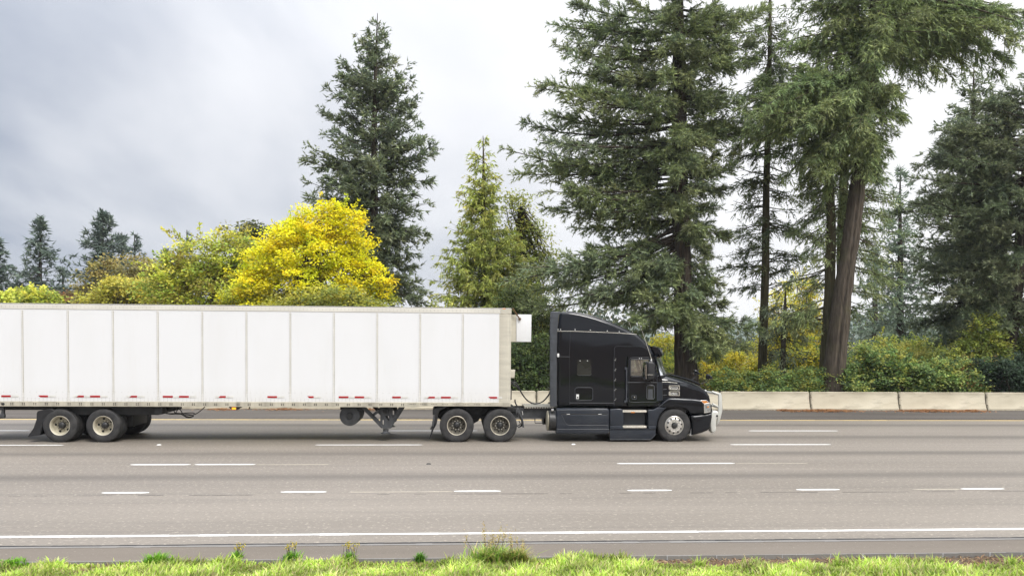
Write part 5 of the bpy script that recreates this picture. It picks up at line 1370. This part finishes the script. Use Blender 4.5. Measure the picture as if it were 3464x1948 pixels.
# ---------------- big fir behind the cab
conifer('big_fir', 'massive fir with spreading boughs standing behind the black cab', 15.5,
        [(2322, 1275, 80), (2316, 1150, 70), (2308, 900, 60), (2300, 650, 56), (2298, 400, 50), (2296, 150, 42), (2292, -60, 34), (2290, -420, 10)],
        [(-420, 2270, 2310), (-200, 2040, 2540), (0, 1960, 2600), (150, 1930, 2570), (300, 1880, 2520), (450, 1860, 2490), (600, 1880, 2460), (750, 1940, 2450), (880, 1960, 2440), (1000, 1980, 2470), (1090, 2080, 2520)],
        130, FIR, 51,
        majors=[(70, 1940, 12), (110, 1862, 85), (180, 1880, 150), (270, 1905, 240), (250, 1960, 200), (350, 1796, 292), (400, 1900, 330), (430, 1775, 415), (470, 1850, 470), (520, 1702, 503), (560, 1790, 560), (590, 1735, 590), (640, 1830, 650), (690, 1840, 700), (700, 1960, 740),
                (735, 1930, 770), (760, 1760, 905), (800, 1690, 955), (820, 1800, 985), (880, 1900, 1010), (900, 1760, 1035), (930, 2000, 1070), (960, 2080, 1010), (1000, 2060, 1110), (1040, 2150, 1130),
                (50, 2600, 25), (120, 2570, 60), (200, 2590, 130), (245, 2560, 195), (330, 2470, 290), (380, 2530, 330), (480, 2520, 420), (540, 2480, 520), (640, 2440, 640), (560, 2400, 600), (740, 2470, 800), (780, 2420, 870), (860, 2440, 960), (930, 2430, 1000), (1000, 2480, 1040), (1060, 2560, 1110), (1090, 2540, 1180), (1100, 2480, 1170), (1080, 2430, 1210), (310, 2520, 370), (420, 2470, 470), (440, 2540, 400), (150, 2520, 170), (600, 2500, 560), (690, 2440, 700)],
        slope=(.30, -.28), bare=.14, bark='bark', fill=(.35, .8), front=[(-60, 2320, -20, -2), (0, 2250, 40, -2), (120, 2280, 160, -2.2), (240, 2330, 270, -2), (640, 2270, 700, -1.8), (330, 2230, 330, -2.2), (420, 2290, 470, -2.6), (460, 2330, 540, -2.2), (500, 2260, 590, -2.4), (180, 2330, 150, -2), (60, 2250, 60, -2), (700, 2360, 790, -1.8), (880, 2250, 930, -2.2), (900, 2180, 990, -2.6), (960, 2350, 1020, -2.4), (980, 2250, 1070, -2.6), (1010, 2330, 1120, -2.2), (1000, 2160, 1080, -2), (1040, 2450, 1140, -1.6), (1060, 2390, 1200, -1.2)])

# slim conifer
conifer('slim_conifer', 'slim bare trunked conifer between the big fir and the leaning tree', 17.5,
        [(2578, 1330, 30), (2582, 1150, 28), (2590, 900, 25), (2592, 650, 21), (2600, 400, 17), (2605, 100, 12), (2605, -150, 5)],
        [(-150, 2590, 2620), (100, 2520, 2690), (300, 2470, 2720), (450, 2480, 2700), (560, 2490, 2720), (680, 2470, 2720), (800, 2465, 2730), (920, 2500, 2720)],
        165, dict(SPRUCE, sp2=.08, sp3=.055, l2=.22, hang=.4, cols=[(.105, .142, .060), (.13, .168, .070), (.165, .175, .062), (.11, .15, .085)]), 52,
        majors=[(420, 2480, 470), (520, 2460, 560), (610, 2470, 640), (700, 2455, 720), (760, 2440, 800), (830, 2445, 870), (900, 2440, 905), (960, 2480, 980), (530, 2740, 560), (640, 2720, 690), (760, 2760, 800), (860, 2740, 880), (930, 2720, 900), (980, 2690, 960), (90, 2500, 130), (130, 2720, 170), (190, 2480, 230), (220, 2740, 260), (260, 2500, 310), (300, 2720, 350), (340, 2470, 400), (380, 2720, 430), (160, 2560, 210), (250, 2660, 290), (330, 2560, 390)],
        slope=(.1, -.2), bare=.14, bark='barkmoss', front=[(120, 2610, 170, -1.4), (180, 2640, 240, -1.2), (220, 2560, 290, -1.4), (300, 2610, 350, -1.4), (380, 2570, 440, -1.2)], dead=[(2592, 590, 2480, 560), (2592, 620, 2500, 600), (2592, 700, 2480, 680), (2592, 560, 2700, 590)], fill=(.5, 1.0))

# leaning giant with its mossy neighbours
conifer('leaning_spruce', 'thick leaning brown trunk with drooping mossy boughs, tallest tree at right', 13.6,
        [(2814, 1335, 78), (2822, 1250, 70), (2850, 1000, 58), (2880, 800, 53), (2905, 600, 47), (2925, 400, 42), (2952, 200, 46), (2965, 0, 42), (2975, -150, 34), (2985, -480, 8)],
        [(-480, 2960, 3010), (-200, 2640, 3330), (0, 2660, 3300), (120, 2680, 3200), (250, 2690, 3080), (380, 2690, 3060), (470, 2720, 3010)],
        115, SPRUCE, 53,
        majors=[(20, 2640, 30), (60, 2660, 110), (110, 2620, 180), (160, 2680, 230), (130, 2640, 150), (260, 2560, 330), (300, 2480, 380), (330, 2620, 420), (290, 2650, 300), (380, 2640, 470), (400, 2720, 560), (440, 2700, 520),
                (-20, 3480, 60), (10, 3420, 110), (40, 3460, 160), (30, 3300, 90), (60, 3380, 190), (80, 3250, 200), (90, 3180, 270), (100, 3080, 240), (20, 3200, 30), (-60, 3400, 20), (-40, 3300, -30), (300, 3060, 330), (290, 3070, 400), (320, 3000, 420), (430, 3010, 520), (450, 2990, 560), (330, 3040, 290), (480, 2930, 620), (300, 2520, 440), (330, 2560, 480), (350, 2480, 470), (290, 2560, 270), (380, 2600, 530), (420, 2650, 600), (460, 2700, 640), (470, 2980, 640), (500, 3000, 600), (520, 2760, 690), (0, 3470, 130), (30, 3420, 215), (45, 3340, 150), (10, 3350, 60), (60, 3300, 240), (70, 3230, 270), (20, 3400, 40), (85, 3140, 300), (-20, 3440, 90), (50, 3180, 180), (90, 3060, 200)],
        slope=(.1, -.25), bare=.10, bark='barkbrown', fill=(.4, .95), front=[(60, 2930, 170, -2.2), (120, 2960, 260, -2.0), (20, 2990, 90, -2.4), (260, 2850, 350, -2.4), (300, 2760, 390, -2.6), (330, 2900, 430, -2.2), (300, 2680, 420, -2.2), (280, 2600, 380, -2.0), (360, 2820, 500, -1.8), (400, 2760, 560, -1.6), (420, 2900, 540, -1.4), (310, 2540, 400, -1.6), (250, 2650, 330, -1.8), (440, 2950, 600, -1)],
        dead=[(2898, 640, 2990, 690), (2890, 700, 2960, 650), (2880, 790, 2960, 830), (2868, 640, 2780, 610)])
conifer('mossy_conifer', 'dark mossy upright trunk just left of the thick leaning trunk', 14.6,
        [(2790, 1335, 46), (2806, 1000, 36), (2812, 750, 30), (2800, 520, 24), (2796, 300, 14), (2795, 120, 5)],
        [(120, 2780, 2810), (300, 2720, 2860), (500, 2690, 2900), (700, 2690, 2880), (900, 2700, 2890)],
        110, dict(SPRUCE, sp2=.08, sp3=.06), 54,
        majors=[(560, 2690, 640), (600, 2660, 700), (660, 2720, 760), (700, 2670, 790), (930, 2650, 960), (960, 2690, 1010), (1040, 2620, 1090), (1060, 2660, 1130), (1090, 2640, 1060), (480, 2700, 540), (520, 2720, 590), (640, 2680, 690), (760, 2690, 840), (620, 2880, 690), (780, 2720, 880)],
        slope=(.0, -.25), bare=.2, bark='barkmoss', fill=(.4, .9), dead=[(2805, 905, 2690, 935), (2806, 930, 2720, 990), (2806, 720, 2720, 760)])
conifer('mossy_conifer', 'pale mossy trunk half hidden right behind the thick leaning trunk', 16.0,
        [(2840, 1335, 44), (2848, 1000, 36), (2852, 750, 32), (2858, 500, 22), (2862, 250, 8)],
        [(250, 2845, 2880), (450, 2760, 2960), (650, 2740, 2990), (850, 2740, 3000)],
        100, dict(SPRUCE, sp2=.08, sp3=.06), 55,
        majors=[(620, 3000, 690), (700, 3060, 760), (760, 3080, 800), (840, 3050, 900), (900, 3040, 960), (980, 3020, 1010), (1030, 2990, 1060), (560, 2980, 600), (650, 3040, 690), (720, 2960, 800), (800, 3000, 840)], slope=(.0, -.2), bare=.2, bark='barkmoss', fill=(.4, .9))
# right edge
conifer('dark_fir', 'dense dark fir filling the right edge of the picture', 16.8,
        [(3395, 1290, 46), (3425, 1100, 42), (3450, 850, 38), (3470, 600, 30), (3485, 350, 14), (3492, 230, 4)],
        [(235, 3470, 3510), (330, 3330, 3620), (400, 3260, 3660), (500, 3200, 3720), (600, 3170, 3740), (720, 3190, 3740), (850, 3230, 3740), (980, 3250, 3700), (1080, 3290, 3660)],
        130, DARKFIR, 56,
        majors=[(400, 3290, 350), (430, 3230, 400), (480, 3165, 440), (520, 3200, 490), (580, 3100, 560), (600, 3180, 620), (640, 3120, 650), (700, 3150, 700), (730, 3200, 780), (800, 3180, 850), (850, 3230, 930), (930, 3200, 980), (980, 3260, 1060), (900, 3320, 960), (1000, 3330, 1080), (350, 3300, 340), (420, 3360, 350), (620, 3090, 600), (760, 3120, 760), (820, 3120, 820), (900, 3140, 900), (1050, 3240, 1120), (1080, 3320, 1150), (560, 3150, 530), (660, 3090, 690), (700, 3120, 720), (880, 3110, 900), (960, 3140, 1000)],
        slope=(.25, -.3), bare=.12, fill=(.45, 1.0))
conifer('dark_fir', 'dark fir with a narrow top under the overhanging bough near the right edge', 21,
        [(3255, 1290, 40), (3270, 900, 34), (3285, 600, 24), (3292, 350, 10), (3295, 215, 2)],
        [(218, 3290, 3300), (260, 3260, 3335), (330, 3250, 3350), (420, 3180, 3420), (560, 3120, 3460), (700, 3080, 3480), (850, 3080, 3480), (1000, 3060, 3470), (1150, 3050, 3470)],
        210, dict(DARKFIR, sp2=.08, sp3=.055, leaf=.24, wid=.042), 57, slope=(.35, -.2), bare=.06)
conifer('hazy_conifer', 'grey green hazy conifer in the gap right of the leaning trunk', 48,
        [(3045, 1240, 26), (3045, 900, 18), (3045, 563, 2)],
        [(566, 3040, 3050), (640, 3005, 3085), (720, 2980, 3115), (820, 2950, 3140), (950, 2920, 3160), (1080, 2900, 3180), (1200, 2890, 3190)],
        220, dict(HAZEFIR, sp2=.16, sp3=.11, leaf=.40, wid=.072), 58, slope=(.3, -.1), bare=.04)
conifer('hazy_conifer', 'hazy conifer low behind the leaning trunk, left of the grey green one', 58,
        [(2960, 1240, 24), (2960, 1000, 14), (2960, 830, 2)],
        [(832, 2955, 2965), (900, 2925, 2995), (1000, 2900, 3025), (1100, 2880, 3040), (1200, 2880, 3040)], 130, dict(HAZEFIR, sp2=.18, sp3=.12, leaf=.42, wid=.08), 59, slope=(.3, -.1), bare=.04)
conifer('conifer_sapling', 'small dark sapling with hanging twigs left of the thick leaning trunk', 15.8,
        [(2648, 1320, 20), (2650, 1150, 17), (2655, 1050, 12), (2657, 985, 4)],
        [(985, 2640, 2675), (1040, 2560, 2740), (1100, 2560, 2760), (1180, 2590, 2730), (1240, 2620, 2700)], 42, dict(DARKFIR, hang=.9, droop=.4, sp2=.08, sp3=.06), 60,
        majors=[(1040, 2560, 1050), (1060, 2700, 1070), (1080, 2780, 1040), (1100, 2590, 1130), (1120, 2740, 1150)], slope=(.0, -.3), bare=.1, bark='bark')

# ---------------- undergrowth behind the barrier
leafy('yellow_shrub', 'yellow shrub seen between the windscreen and the big fir trunk', 'shrub', 24, [(2255, 1190, 60, 60), (2230, 1250, 60, 60), (2280, 1270, 60, 50)], 5200, BYEL, 61, .13, .05, .3, 30, wild=45)
leafy('yellow_shrub', 'bright yellow green shrub right of the big fir trunk, above the hood mirrors', 'shrub', 25, [(2400, 1190, 70, 80), (2440, 1240, 90, 70), (2380, 1290, 90, 50), (2500, 1290, 80, 50)], 10500, BYEL, 62, .13, .05, .3, 32, wild=45)
leafy('yellow_shrub', 'yellow green shrub between the slim trunk and the sapling', 'shrub', 26, [(2640, 1060, 80, 90), (2680, 1150, 90, 80), (2600, 1180, 70, 80), (2680, 1250, 100, 70)], 11000, BYEL, 63, .13, .05, .32, 32, wild=45)
leafy('yellow_shrub', 'yellow tall shrub glowing behind the mossy trunks', 'shrub', 27.5, [(2710, 980, 60, 70), (2740, 1080, 70, 70), (2720, 1180, 80, 80), (2760, 1260, 70, 60)], 9000, BYEL, 64, .14, .055, .34, 32, wild=45)
leafy('yellow_shrub', 'pale yellow bush glowing above the bramble hedge', 'shrub', 19.5, [(3060, 1195, 75, 45), (3000, 1210, 50, 40), (3120, 1215, 50, 40), (3060, 1260, 110, 50)], 7000, [(0.513, 0.513, 0.108), (0.432, 0.459, 0.095), (0.567, 0.54, 0.135)], 65, .13, .05, .3, 32, wild=45)
leafy('green_shrub', 'fresh green upright shrub at the foot of the right edge fir', 'shrub', 15.8, [(3330, 1120, 55, 60), (3290, 1190, 70, 60), (3370, 1190, 60, 60), (3180, 1215, 45, 45), (3320, 1240, 110, 50)], 9500, [(0.216, 0.27, 0.054), (0.297, 0.338, 0.061), (0.162, 0.216, 0.047), (0.351, 0.365, 0.068)], 66, .13, .05, .28, 30, wild=45)
leafy('green_shrub', 'leafy green shrub standing in the right corner behind the hedge', 'shrub', 17.2, [(3450, 1130, 60, 80), (3470, 1220, 70, 60)], 5500, [(0.176, 0.243, 0.047), (0.243, 0.297, 0.054), (0.135, 0.189, 0.041)], 67, .13, .05, .28, 30, wild=45)
leafy('green_shrub', 'green shrub seen in the gap between trailer and cab', 'shrub', 14.4, [(1770, 1200, 75, 70), (1820, 1260, 70, 60), (1740, 1270, 80, 60), (1860, 1180, 60, 60), (1790, 1310, 120, 50)], 12500, [(0.074, 0.115, 0.038), (0.101, 0.149, 0.046), (0.135, 0.176, 0.051), (0.061, 0.095, 0.035)], 68, .11, .042, .26, 30, wild=45)
leafy('yellow_shrub', 'yellow tinged shrub high in the gap between trailer and cab', 'shrub', 23, [(1825, 1150, 55, 45), (1790, 1120, 50, 40), (1850, 1110, 50, 60), (1800, 1200, 70, 50)], 6000, [(0.297, 0.297, 0.061), (0.432, 0.392, 0.068), (0.189, 0.216, 0.054), (0.567, 0.486, 0.068)], 69, .12, .048, .28, 30, wild=45)
leafy('green_shrub', 'dark green conifer like shrub over the trailer nose unit', 'shrub', 18.5, [(1770, 1060, 90, 60), (1840, 1040, 70, 50), (1740, 1010, 60, 50), (1790, 1120, 110, 50)], 9500, [(0.101, 0.142, 0.047), (0.135, 0.176, 0.057), (0.176, 0.209, 0.065)], 70, .12, .04, .28, 30, wild=45)
leafy('green_shrub', 'dull green shrub low behind the hood and the fir trunk', 'shrub', 17.2, [(2160, 1250, 80, 60), (2330, 1290, 80, 45), (2230, 1300, 90, 40)], 5200, [(0.162, 0.176, 0.054), (0.216, 0.203, 0.068), (0.297, 0.23, 0.095)], 71, .12, .045, .28, 30, wild=45)
for i, (lab, Yd, lob, n_, cl_) in enumerate((
    ('low yellow green thicket just ahead of the truck nose', 20.5, [(2420, 1270, 80, 50), (2500, 1240, 70, 60), (2560, 1280, 70, 45), (2380, 1300, 80, 35)], 9000, BYEL),
    ('green yellow thicket between slim trunk and leaning trunk', 20, [(2640, 1280, 70, 45), (2720, 1270, 80, 50), (2770, 1230, 50, 50), (2690, 1220, 60, 50)], 9000, BYEL + GREEN),
    ('dull green thicket behind the big fir trunk', 22, [(2330, 1230, 80, 60), (2260, 1280, 80, 45), (2400, 1210, 60, 50)], 7000, YGRN + GREEN),
    ('tall green thicket behind the right hedge below the hazy conifer', 24, [(2960, 1190, 80, 55), (3060, 1180, 90, 50), (3160, 1190, 80, 55), (3000, 1240, 150, 50)], 11000, GREEN + YGRN))):
    leafy('thicket', lab, 'shrub', Yd, lob, n_, cl_, 140 + i, .14, .055, .32, 32, wild=50)
hedge = [('dark glossy bramble bush right beside the thick leaning trunk', [(2905, 1245, 60, 55), (2950, 1215, 60, 45), (2930, 1295, 90, 45)]),
         ('tallest bramble bush in the middle of the hedge above the barrier', [(3040, 1240, 85, 50), (3010, 1215, 50, 38), (3050, 1300, 100, 45)]),
         ('bramble bush below the pale yellow bush, hedge centre right', [(3150, 1265, 80, 48), (3190, 1250, 50, 36), (3160, 1305, 100, 40)]),
         ('bramble bush with rusty leaves near the right edge of the hedge', [(3280, 1270, 85, 46), (3310, 1250, 50, 34), (3280, 1310, 100, 40)]),
         ('bluish green bramble bush at the right frame edge', [(3400, 1265, 80, 58), (3450, 1235, 60, 50), (3400, 1310, 110, 45)]),
         ('bramble bush past the right frame edge', [(3540, 1260, 90, 60), (3620, 1270, 90, 60), (3560, 1310, 120, 45)])]
rl = random.Random(17)
for i, (lab, lob) in enumerate(hedge):
    lob = [q for (x_, y_, a_, b_) in lob for q in [(x_, y_ + 14, a_ * .7, b_ * .7)] + [(x_ + rl.uniform(-1, 1) * a_, y_ + rl.uniform(-.75, .9) * b_, a_ * rl.uniform(.22, .5), b_ * rl.uniform(.3, .6), rl.uniform(-.9, .6)) for _ in range(7)]]
    cl_ = BRAM if i != 4 else [(.04, .07, .04), (.05, .085, .048), (.065, .1, .055)]
    leafy('bramble_bush', lab, 'bush', 13.9 + .25 * (i % 2), lob, 13500, cl_ + ([(.26, .15, .05)] if i == 3 else []), 80 + i, .115, .047, .25, 30, group='bramble bushes forming the hedge', flat=.6, shell=.3, wild=70, jit=.28)
low = [('low weeds behind the barrier in front of the bull bar', (2470, 1305, 90, 30)), ('low weeds behind the barrier at the slim trunk', (2600, 1305, 90, 30)), ('low weeds behind the barrier left of the leaning trunk', (2730, 1305, 80, 32))]
for i, (lab, l) in enumerate(low):
    leafy('weed_patch', lab, 'weeds', 13.6, [l, (l[0] + 30, l[1] - 12, 30, 25), (l[0] - 50, l[1] - 26, 22, 30), (l[0] + 60, l[1] - 34, 20, 34), (l[0], l[1] - 40, 24, 30)], 3800, GREEN + [(.22, .24, .05), (.30, .29, .05)], 95 + i, .10, .04, .22, 26, group='weeds behind the barrier', twigs=False)
# a far wood that closes the view low between the trunks
fo = Foliage(99); rng = fo.rng
N = 26000
X = rng.uniform(-150, 190, N); Yy = rng.uniform(95, 130, N); Hh = 5.0 + 2.5 * np.sin(X * .11) + 1.6 * np.sin(X * .31 + 1); Z = rng.random(N) ** .8 * Hh
p = np.stack([X, Yy, Z], 1); d = nrm(rng.normal(0, 1, (N, 3))); wv = nrm(np.cross(d, rng.normal(0, 1, (N, 3))))
fo.quads(p, d, rng.uniform(.5, 1.1, N), wv, rng.uniform(.25, .45, N), tint(rng, N, [(.07, .095, .065), (.09, .11, .06), (.12, .12, .05), (.06, .085, .06)]))
o = link('far_wood', fo.mesh('far_wood', 'leaf', (0, 0, 0))); tag(o, 'low hazy far off wood behind all the trees', 'wood', kind='stuff')

# ---------------- litter along the barrier and the near verge
fo = Foliage(120); rng = fo.rng
def litter(n, x, y, z, cols, L=.10, w=.012, up=.15):
    p = np.stack([x, y, z], 1); a = rng.uniform(0, 2 * math.pi, n); d = nrm(np.stack([np.cos(a), np.sin(a), rng.uniform(0, up, n)], 1))
    wv = nrm(np.cross(d, np.array([0, 0, 1.0]) + rng.normal(0, .3, (n, 3)))); fo.quads(p, d, L * rng.uniform(.5, 1.5, n), wv, w * rng.uniform(.6, 1.4, n), tint(rng, n, cols))
for px, wpx, n in ((2790, 120, 1700), (3150, 130, 2200), (3285, 50, 500), (2660, 40, 350), (1250, 60, 300), (960, 80, 350), (760, 60, 250)):
    cx = at(px, 1392, 11.0)[0]; wx = wpx / 76
    x = rng.normal(cx, wx * .5, n); y = 11.22 - np.abs(rng.normal(0, .42, n)); m = np.abs(y - 11.22)
    litter(n, x, y, .006 + .05 * rng.random(n) * np.exp(-((x - cx) / wx) ** 2 * 2), [(.30, .14, .06), (.36, .18, .08), (.24, .12, .055), (.40, .23, .11)], .13, .02)
n = 2600; litter(n, rng.uniform(-22, 26, n), 11.25 - np.abs(rng.normal(0, .07, n)), np.full(n, .006), [(.16, .10, .05), (.22, .15, .08), (.10, .08, .05)])
o = link('needle_litter', fo.mesh('needle_litter', 'leaf', (0, 0, 0))); tag(o, 'orange brown pine needle litter drifted along the barrier foot', 'leaf litter', kind='stuff')

def grass_mesh(name, n, xf, rng, cols, hmin, hmax, wd, lean=.35, zf=None, yf=None, bias=.1):
    x = xf; y = yf; z = zf
    a = rng.uniform(0, 2 * math.pi, n); h = rng.uniform(hmin, hmax, n)
    dirv = np.stack([np.cos(a), np.sin(a), np.zeros(n)], 1) * (lean * rng.uniform(.2, 1.4, n))[:, None]; dirv[:, 0] += bias
    sidev = np.stack([-np.sin(a), np.cos(a), np.zeros(n)], 1)
    # blades mostly show their width to the road axis
    w = wd * rng.uniform(.6, 1.4, n)
    b = np.stack([x, y, z], 1)
    m = b + np.array([0, 0, 1.0]) * (h * .6)[:, None] + dirv * (h * .35)[:, None]
    t = b + np.array([0, 0, 1.0]) * (h * rng.uniform(.75, 1.0, n))[:, None] + dirv * h[:, None]
    V = np.stack([b - sidev * w[:, None], b + sidev * w[:, None], m + sidev * (w * .8)[:, None], m - sidev * (w * .8)[:, None], t], 1).reshape(-1, 3)
    k = np.arange(n)[:, None] * 5
    return V, [k + np.array([[0, 1, 2, 3]]), k + np.array([[3, 2, 4]])], np.repeat(tint(rng, n, cols, .25), 5, 0)
GR = [(.42, .60, .075), (.49, .65, .10), (.33, .51, .065), (.57, .68, .15), (.62, .66, .24), (.55, .48, .22)]
rng = np.random.default_rng(5)
n = 95000
x = rng.uniform(-11, 9.5, n); y = -13.06 - rng.random(n) ** 1.25 * 2.4
# right of x=1.2 a bare soil strip stays open along the pavement
patch = np.sin(x * 1.7 + 1) + np.sin(x * 3.9 + 2) * .6 + np.sin(x * .7) * .7
edge = np.where(x > .9, -13.42 + .08 * patch - .065 * np.clip(x - .9, 0, 6), -13.10 + .05 * patch)
bald = (np.sin(x * 2.3 + y * 3) + np.sin(x * 5.1 - y * 4 + 1) > 1.15) & (y > -13.75) & (x < 1.5)
keep = (y < edge + rng.normal(0, .05, n)) & ~(bald & (rng.random(n) < .75))
x, y = x[keep], y[keep]; n = len(x)
z = np.array([vz(v) for v in y])
V, F, C = grass_mesh('g', n, x, rng, GR, .05, .15 + .07 * np.clip(np.sin(x * 3.1) + np.sin(x * 7.7 + 1) + np.sin(x * 1.3 + 2), -1, 1), .0105, .65, z, y)
tone = .75 + .35 * (np.sin(x * 2.1 + y * 5) * .5 + np.sin(x * 5.3 - y * 3) * .5); C = C * np.repeat(tone, 5)[:, None]
o = link('verge_grass', big_mesh('verge_grass', V, F, ['blade'], C)); tag(o, 'bright green roadside grass along the bottom of the picture', 'grass', kind='stuff')
# straw and dead stems on the bare strip
fo = Foliage(121); rng = fo.rng; n = 9000
x = rng.uniform(-10, 9, n); y = -13.06 - rng.random(n) * .6
litter(n, x, y, np.array([vz(v) for v in y]) + .008, [(.30, .19, .10), (.22, .13, .07), (.40, .29, .17), (.12, .075, .045)], .09, .008, .5)
o = link('dry_straw', fo.mesh('dry_straw', 'leaf', (0, 0, 0))); tag(o, 'dry brown straw on the bare soil beside the pavement edge', 'straw', kind='stuff')

def tuft(label, px, py, wpx, hpx, cols, seed, flowers=0, nb=420, name='grass_tuft', lean=.55, stalks=0, broad=0):
    rng = np.random.default_rng(seed); py += 12; hpx += 4
    d = _F + _R * (px - 1732) / FPX - _U * (py - CY) / FPX
    p = CAM + d * ((-.05 - CAM[2]) / d[2]); sc = FPX / (p[1] - CAM[1]); R_ = wpx / sc / 2; H = hpx / sc
    base = (float(p[0]), float(p[1]), float(vz(p[1])) - .005)
    r = np.abs(rng.normal(0, .45, nb)) * R_; a = rng.uniform(0, 2 * math.pi, nb)
    V, F, C = grass_mesh('t', nb, r * np.cos(a), rng, cols, H * .55, H * 1.2, .0095, lean, np.zeros(nb), r * np.sin(a) * .7)
    t = empty(name, base); tag(t, label, 'weed' if flowers else 'grass tuft', 'tufts and weeds on the verge')
    link('blades', big_mesh('blades', V, F, ['blade'], C), t)
    if stalks or flowers:
        g = Geo(); fo = Foliage(seed + 1); k = max(stalks, flowers)
        for i in range(k):
            b = np.array([rng.normal(0, R_ * .35), rng.normal(0, R_ * .2), 0]); top = b + np.array([rng.normal(.02, R_ * .3), rng.normal(0, .04), H * rng.uniform(1.1, 1.75)])
            g.tube([b, (b + top) / 2 + rng.normal(0, .015, 3), top], [.004, .003, .002], 4)
            m = 9 if flowers else 34
            q = top + rng.normal(0, .012, (m, 3)) * ([1, 1, 1] if flowers else [1.2, 1.2, 5])
            dd = nrm(rng.normal(0, 1, (m, 3))); fo.quads(q, dd, np.full(m, .022), nrm(np.cross(dd, rng.normal(0, 1, (m, 3)))), np.full(m, .008), tint(rng, m, [(.62, .46, .03), (.40, .36, .06)] if flowers else [(.45, .34, .12), (.5, .42, .2)]))
        obj('stalks', _shift(g, base), 'barkmoss', t); link('flower_heads' if flowers else 'seed_heads', fo.mesh('heads', 'leaf', (0, 0, 0)), t)['kind'] = 'stuff'
    if broad:
        fo = Foliage(seed + 2); m = broad; a = rng.uniform(0, 2 * math.pi, m)
        dd = nrm(np.stack([np.cos(a), np.sin(a), rng.uniform(.1, 1.2, m)], 1)); q = dd * rng.uniform(0, R_ * .4, m)[:, None] * [1, 1, .4] + [0, 0, .01]
        fo.quads(q, dd, rng.uniform(.5, 1.0, m) * H * .8, nrm(np.cross(dd, [0, 0, 1.0]) + rng.normal(0, .2, (m, 3))), np.full(m, .016), tint(rng, m, [(.05, .13, .02), (.07, .17, .03)]))
        link('leaves', fo.mesh('leaves', 'leaf', (0, 0, 0)), t)
    return t
def _shift(g, b):
    h = Geo(); h.v = [(x + b[0], y + b[1], z + b[2]) for x, y, z in g.v]; h.f = g.f; return h
GD = [(.12, .30, .02), (.17, .37, .03), (.22, .42, .04)]
tuft('bright green grass tuft leaning right on the left part of the verge', 530, 1905, 90, 48, GD, 201, nb=520)
tuft('low green tuft at the left edge of the verge', 45, 1900, 130, 24, GD, 202, nb=500)
tuft('small dark weed with yellow flowers, left of the verge middle', 800, 1885, 44, 38, GD, 203, 9, 90, 'flowering_weed', broad=70)
tuft('wider dark leaved weed with yellow flower stalks', 985, 1888, 75, 40, GD, 204, 10, 130, 'flowering_weed', broad=130)
tuft('spindly weed with tiny yellow flowers', 1180, 1890, 50, 40, GD, 205, 11, 90, 'flowering_weed', broad=50)
tuft('dark green tuft left of the biggest clump', 1420, 1888, 40, 34, [(.08, .20, .02), (.11, .26, .03)], 206, nb=180)
tuft('biggest arching grass clump in the verge middle with tall seed stalks', 1655, 1895, 150, 60, [(.22, .38, .05), (.30, .44, .07), (.40, .50, .14), (.52, .46, .18)], 207, nb=900, stalks=16, lean=.8)
tuft('second arching grass clump with straw coloured blades right of the biggest', 1745, 1898, 95, 56, [(.22, .31, .05), (.38, .36, .10), (.45, .40, .14), (.16, .28, .04)], 208, nb=600, stalks=5, lean=.8)
tuft('pale grass tuft at the start of the bare soil strip', 1945, 1900, 90, 34, [(.36, .47, .12), (.45, .52, .2), (.28, .42, .06)], 209, nb=320, lean=.9)
for i, (px, lab) in enumerate(((2190, 'pale bent grass tuft in front of the bare soil, middle right'), (2360, 'thin grass tuft in front of the bare soil under the bull bar'), (2830, 'tall thin grass tuft at the bare soil, right of the middle'),
                               (3030, 'pair of upright grass blades over the pavement edge at right'), (3160, 'bushy grass tuft at the right part of the bare soil'), (3420, 'tall grass tuft at the right frame edge'))):
    tuft(lab, px, 1915, 70, 46, [(.36, .47, .09), (.46, .54, .16), (.28, .42, .05)], 220 + i, nb=60, lean=.7)

# ------------------------------------------------------------------ damp autumn air
t = NT('damp_air'); v = t.n('ShaderNodeVolumePrincipled')
v.inputs['Color'].default_value = (0.86, 0.90, 0.96, 1); v.inputs['Density'].default_value = 0.00025; v.inputs['Anisotropy'].default_value = 0.2
t.l(v.outputs[0], t.out.inputs['Volume']); M['air'] = t.m
tag(obj('haze', Geo().box(-720, 720, -70, 1010, -3.2, 34), 'air', None, False), 'thin damp autumn haze over the whole place', 'haze', kind='stuff')
